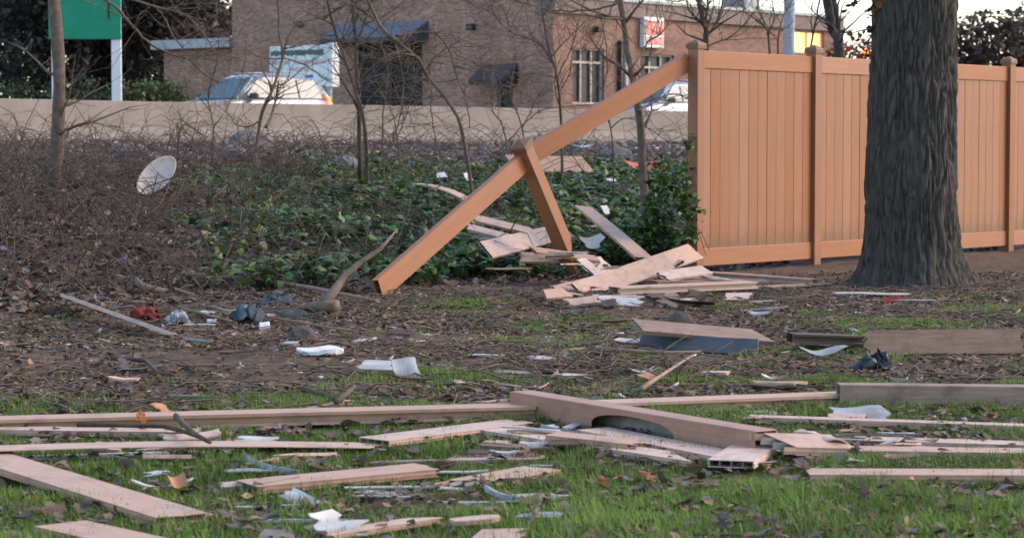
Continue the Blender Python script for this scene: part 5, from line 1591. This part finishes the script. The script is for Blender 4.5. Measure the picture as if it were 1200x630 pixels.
sapling("thin_tree", "thin grey tree rising behind the slanting rail, ivy at its foot",
        [([(759, 250), (753, 185), (746, 115), (736, 60), (722, -40)], 22.5, .046, .026),
         ([(724, 4), (690, 12), (645, 12), (590, -4)], 22.5, .011, .007),
         ([(748, 130), (765, 120), (790, 110), (810, 118)], [22.5, 22.7, 22.9, 23.1], .011, .005),
         ([(740, 80), (760, 50), (778, 36), (790, 10)], 22.6, .010, .005)], 'grey_bark', 10, 1.0, 1, .3, "tree", 12)
sapling("bare_shrub", "sparse bare twigs growing between barrier and thin tree",
        [([(600, 178), (590, 150), (578, 130), (575, 100)], 33, .014, .006), ([(596, 165), (620, 140), (640, 128), (700, 122)], 33, .010, .005)], 'twig_bark', 7, .9, 1, .3, "shrub", 14)
sapling("bare_sapling", "forked bare sapling behind the first fence panel",
        [([(832, 140), (828, 60), (826, 30), (812, -20)], 27, .04, .022), ([(826, 32), (829, 10), (829, -20)], 27, .016, .010), ([(827, 45), (842, 20), (850, -15)], 27, .014, .008),
         ([(828, 55), (860, 40), (886, 12)], 27, .010, .005)], 'twig_bark', 11, .9, 1, .5, "tree", 17)
sapling("bare_sapling", "thin spindly sapling left of the utility pole",
        [([(905, 140), (902, 62), (896, 30), (886, 8)], 29, .02, .008), ([(912, 65), (914, 30), (926, 5)], 29, .012, .006), ([(898, 40), (908, 20), (902, -15)], 29, .008, .005)], 'twig_bark', 8, .7, 1, .5, "tree", 19)
sapling("forked_tree", "dark twin-trunked tree behind the second fence panel",
        [([(986, 140), (984, 62), (976, 35), (962, -30)], 30, .075, .055), ([(984, 60), (981, 30), (973, -30)], [30, 30.2, 30.3], .04, .03),
         ([(949, 62), (957, 20), (962, -10)], 30, .016, .010)], 'bark', 6, 1.0, 1, .4, "tree", 21)
sapling("bare_tree", "bare tree at the far left with branches hanging over the hedge",
        [([(60, 300), (64, 200), (70, 100), (60, -30)], 24, .075, .06),
         ([(62, -28), (128, 3), (152, 27), (172, 48), (196, 62), (222, 70), (240, 88), (262, 98)], 24, .018, .006),
         ([(66, -20), (150, -2), (182, 8), (212, 16), (236, 36), (252, 62)], 24, .013, .006),
         ([(182, 8), (196, 26), (204, 44), (215, 56)], 24, .008, .006),
         ([(196, 62), (232, 66), (262, 64), (292, 72)], 24, .007, .004)], 'grey_bark', 9, 1.0, 1, 0.0, "tree", 23)
sapling("bare_shrub", "low broken shrub on the rubble at far left",
        [([(208, 180), (210, 160), (214, 147), (226, 150), (240, 160)], 34, .022, .010), ([(213, 150), (222, 158), (233, 168)], 34, .012, .006)], 'twig_bark', 4, .5, 1, .2, "shrub", 25)

sapling("bare_shrub", "thin bare shrub left of the grey forked shrub, against the barrier",
        [([(248, 190), (250, 150), (244, 110), (256, 60), (250, -20)], 32, .012, .006), ([(250, 150), (270, 120), (284, 90), (290, 40)], 32, .008, .004), ([(246, 130), (226, 105), (216, 96)], 32, .007, .004)], 'twig_bark', 9, .9, 1, .3, "shrub", 31)
sapling("vine_tangle", "tangle of thin dry vines hanging by the dark doorway",
        [([(452, 200), (448, 150), (455, 90), (445, 40), (452, -20)], 26.4, .010, .006), ([(468, 195), (462, 140), (440, 90), (436, 60)], 26.4, .007, .004), ([(440, 205), (470, 150), (486, 100), (482, 60)], 26.5, .007, .004), ([(425, 95), (450, 88), (480, 92), (500, 88)], 26.5, .006, .004)], 'grey_bark', 7, .8, 1, -.3, "shrub", 33)
sapling("bare_shrub", "wispy bare shrub before the small dark awning",
        [([(620, 196), (612, 150), (598, 110), (604, 60), (590, 10)], 28, .010, .005), ([(612, 150), (632, 110), (650, 95)], 28, .007, .004), ([(606, 130), (580, 116), (556, 108)], 28, .006, .003)], 'twig_bark', 8, .9, 1, .3, "shrub", 35)
sapling("bare_shrub", "wispy bare shrub between the thin tree and the fence post",
        [([(720, 200), (716, 150), (706, 120), (712, 70), (704, 20)], 27, .010, .005), ([(716, 150), (735, 138), (760, 150), (790, 172)], 27, .007, .004), ([(708, 110), (690, 80), (684, 50)], 27, .006, .003)], 'twig_bark', 9, .9, 1, .3, "shrub", 37)

# ------------------------------------------------------------------ big tree at right
tp = G(1068, 334)
tree = empty("big_tree", (tp.x, tp.y, Hs(tp.x, tp.y)))
nA, nZ = 300, 330
V = []
for i in range(nZ + 1):
    z = -.15 + 5.4 * (i / nZ) ** 1.15
    for j in range(nA):
        a = 2 * math.pi * j / nA
        r = .325 - .012 * z + .13 * math.exp(-max(z, 0) / .16) * (1 + .9 * mnoise.noise(Vector((math.cos(a) * 1.6, math.sin(a) * 1.6, 4.0))) + .5 * math.sin(a * 4 + 1))
        r += .05 * math.exp(-((z - .9) / .3) ** 2) * max(0, math.cos(a - 4.2)) * .5
        q = Vector((math.cos(a) * 3.2, math.sin(a) * 3.2, z * .75))
        ridge = abs(mnoise.noise(Vector((math.cos(a) * 9, math.sin(a) * 9, z * 4.2)) + Vector((1, 1, .6)) * mnoise.noise(q * 2.2) * 1.5))
        r += .036 * min(1, ridge * 2.6) ** .7 + .02 * mnoise.noise(q) + .010 * mnoise.noise(Vector((math.cos(a) * 20, math.sin(a) * 20, z * 9)))
        V.append((r * math.cos(a), r * math.sin(a), z))
F = [(i * nA + j, i * nA + (j + 1) % nA, (i + 1) * nA + (j + 1) % nA, (i + 1) * nA + j) for i in range(nZ) for j in range(nA)]
link("trunk", np_mesh("trunk", V, F, smooth=True), M['bark'], tree)
mb = MB()
for a, l in ((2.6, 3.2), (.4, 3.0), (4.4, 2.6), (1.6, 2.8)):
    d = Vector((math.cos(a) * .7, math.sin(a) * .7, .75)); p = Vector((0, 0, 4.7)); pts = [p]
    for j in range(6):
        d = (d + Vector((rng.uniform(-.2, .2), rng.uniform(-.2, .2), rng.uniform(-.05, .2)))).normalized(); pts.append(pts[-1] + d * l / 6)
    mb.tube(pts, [.16, .14, .12, .10, .07, .05, .03], 8)
mb.build("limbs", M['bark'], tree)
mb = MB(); Pl = []
for st in ([(1030, -30), (1018, -8), (1006, 2), (994, 6)], [(1036, 20), (1020, 34), (1008, 36), (996, 40)], [(1034, -10), (1020, 10), (1012, 14)]):
    pts = [at(a, b, tp.y - .1) - tree.location for a, b in st]
    mb.tube(pts, [.012, .008, .005, .003][:len(pts)], 5)
    for _ in range(9):
        i = rng.randrange(len(pts) - 1); Pl.append(pts[i].lerp(pts[i + 1], rng.random()) + Vector((rng.uniform(-.04, .04), rng.uniform(-.1, .1), rng.uniform(-.06, .02))))
mb.build("twig", M['twig_bark'], tree)
k = len(Pl)
link("leaves", scatter("leaves", LEAF_T, LEAF_F, np.array([q[:] for q in Pl]), rots(k, 1.2), R.uniform(.04, .08, k), palette(k, [(.16, .07, .03), (.10, .05, .03)], None, .2)), M['dead'], tree)
tag(tree, "thick dark furrowed tree trunk at right in front of the fence", "tree")

# ------------------------------------------------------------------ hedge and far trees
def leaf_cloud(name, label, cat, blobs, n, s0, s1, cols, wts=None, trunk=None, mt='leafage', group=None, trunk_m='bark'):
    b0 = blobs[0][0]
    gz = Hs(b0[0], b0[1])
    root = empty(name, (b0[0], b0[1], gz)); o0 = np.array([b0[0], b0[1], gz])
    vol = np.array([b[1][0] * b[1][1] * b[1][2] for b in blobs]) ** .67; vol /= vol.sum()
    ch = R.choice(len(blobs), n, p=vol); Ps = []
    for b in range(len(blobs)):
        k = int((ch == b).sum()); d = R.normal(0, 1, (k, 3)); d /= np.linalg.norm(d, axis=1)[:, None]
        Ps.append(np.array(blobs[b][0]) + d * (R.uniform(.1, 1, (k, 1)) ** .4) * np.array(blobs[b][1]))
    P = np.concatenate(Ps); P = P[P[:, 2] > H(P[:, 0], P[:, 1])]; k = len(P)
    tv = [(-.5, 0, 0), (0, -.15, .12), (.5, 0, 0), (0, 1, .15)]
    link("crown", scatter("crown", tv, [(0, 1, 3), (1, 2, 3)], P - o0, rots(k, 1.3), R.uniform(s0, s1, k), palette(k, cols, wts, .28)), M[mt], root)
    mb = MB()
    for b in blobs:
        c = Vector(b[0]) - Vector(o0)
        mb.tube([Vector((c.x * .2, c.y * .2, -.1)), Vector((c.x * .5, c.y * .5, c.z * .5)), c + Vector((0, 0, b[1][2] * .5))], [trunk or .1, (trunk or .1) * .7, .02], 6)
    mb.build("trunk", M[trunk_m], root)
    return tag(root, label, cat, group)
hq = at(178, 110, 68)
leaf_cloud("hedge", "rounded green clipped hedge beside the low brick wing", "hedge",
           [((hq.x + dx, hq.y + dy, 2.0), (.75, .8, 1.0), 1) for dx, dy in ((-.6, 0), (.0, .4), (.5, .8), (-.1, -.3), (.35, .1))], 7000, .07, .13,
           [(.06, .085, .03), (.085, .11, .04), (.045, .06, .024), (.11, .115, .05)], [4, 3, 3, 1])
hq2 = at(70, 110, 68)
leaf_cloud("hedge", "dark green hedge behind the green roadside sign", "hedge",
           [((hq2.x + dx, hq2.y, 1.9), (.9, .9, 1.1), 1) for dx in (-2.4, -1.2, 0, 1.0)], 6000, .08, .15, [(.03, .045, .02), (.045, .065, .027)], None)
for k, (px, Y, rx, rz, zc, dk) in enumerate(((165, 100, 2.6, 4.2, 5.5, 0), (205, 106, 2.4, 4.6, 6.2, 0), (60, 98, 3.0, 4.5, 5.6, 0), (105, 110, 3.0, 5.2, 6.4, 0), (0, 104, 3.4, 5, 6.5, 0), (250, 112, 2.6, 4.4, 5.5, 1), (228, 98, 1.5, 1.9, 3.6, 1))):
    q = at(px, 100, Y)
    blobs = [((q.x + rng.uniform(-1, 1) * rx * .5, q.y + rng.uniform(-1, 1) * rx * .5, 1.2 + zc * rng.uniform(.55, 1.2)), (rx * .7, rx * .7, rz * .42), 1) for _ in range(7)]
    labs = ("dark evergreen tree right behind the clipped hedge", "dark evergreen tree left of the low brick wing", "dark evergreen tree behind the green roadside sign", "tall dark evergreen tree between sign and hedge",
            "dark evergreen tree at the far left edge", "reddish-brown leafless tree above the low brick wing", "small brown bush rising over the low wing roof")
    leaf_cloud("evergreen_tree" if not dk else "brown_tree", labs[k], "tree", blobs, 5200 if not dk else 4200, .16, .34,
               [(.028, .028, .024), (.04, .036, .03), (.022, .024, .02), (.055, .045, .036)] if not dk else [(.10, .068, .055), (.075, .052, .045), (.13, .085, .065)], None, .16, group="trees behind the building")
# reddish bush with added amber discs behind it, beyond the fence, and trees past the trunk
q = at(1004, 70, 58)
leaf_cloud("red_bush", "dark red-leaved bush beyond the fence near the big tree", "bush", [((q.x + dx, q.y + dy, 1.2 + z), (.42, .4, .75), 1) for dx, dy, z in ((-.40, 0, 1.75), (-.05, .3, 1.8), (.3, .1, 2.0), (.7, .2, 2.2), (1.4, .1, 2.2))], 900, .09, .17,
           [(.16, .035, .022), (.08, .022, .02), (.30, .07, .02)], None)
for k, (px, Y, rx, zc) in enumerate(((1150, 90, 3.0, 4.2), (1215, 100, 3.6, 5.0), (1290, 95, 3.4, 4.6))):
    q = at(px, 100, Y)
    blobs = [((q.x + rng.uniform(-1, 1) * rx * .5, q.y + rng.uniform(-1, 1) * rx * .4, 1.2 + zc * rng.uniform(.4, .95)), (rx * .6, rx * .6, zc * .35), 1) for _ in range(6)]
    leaf_cloud("brown_tree", ("brown leafless tree just right of the big trunk", "taller brown tree at the right edge", "brown tree beyond the right edge")[k], "tree", blobs, 3500, .14, .3, [(.09, .065, .05), (.065, .05, .042), (.12, .085, .06)], None, .15, group="trees right of the building")
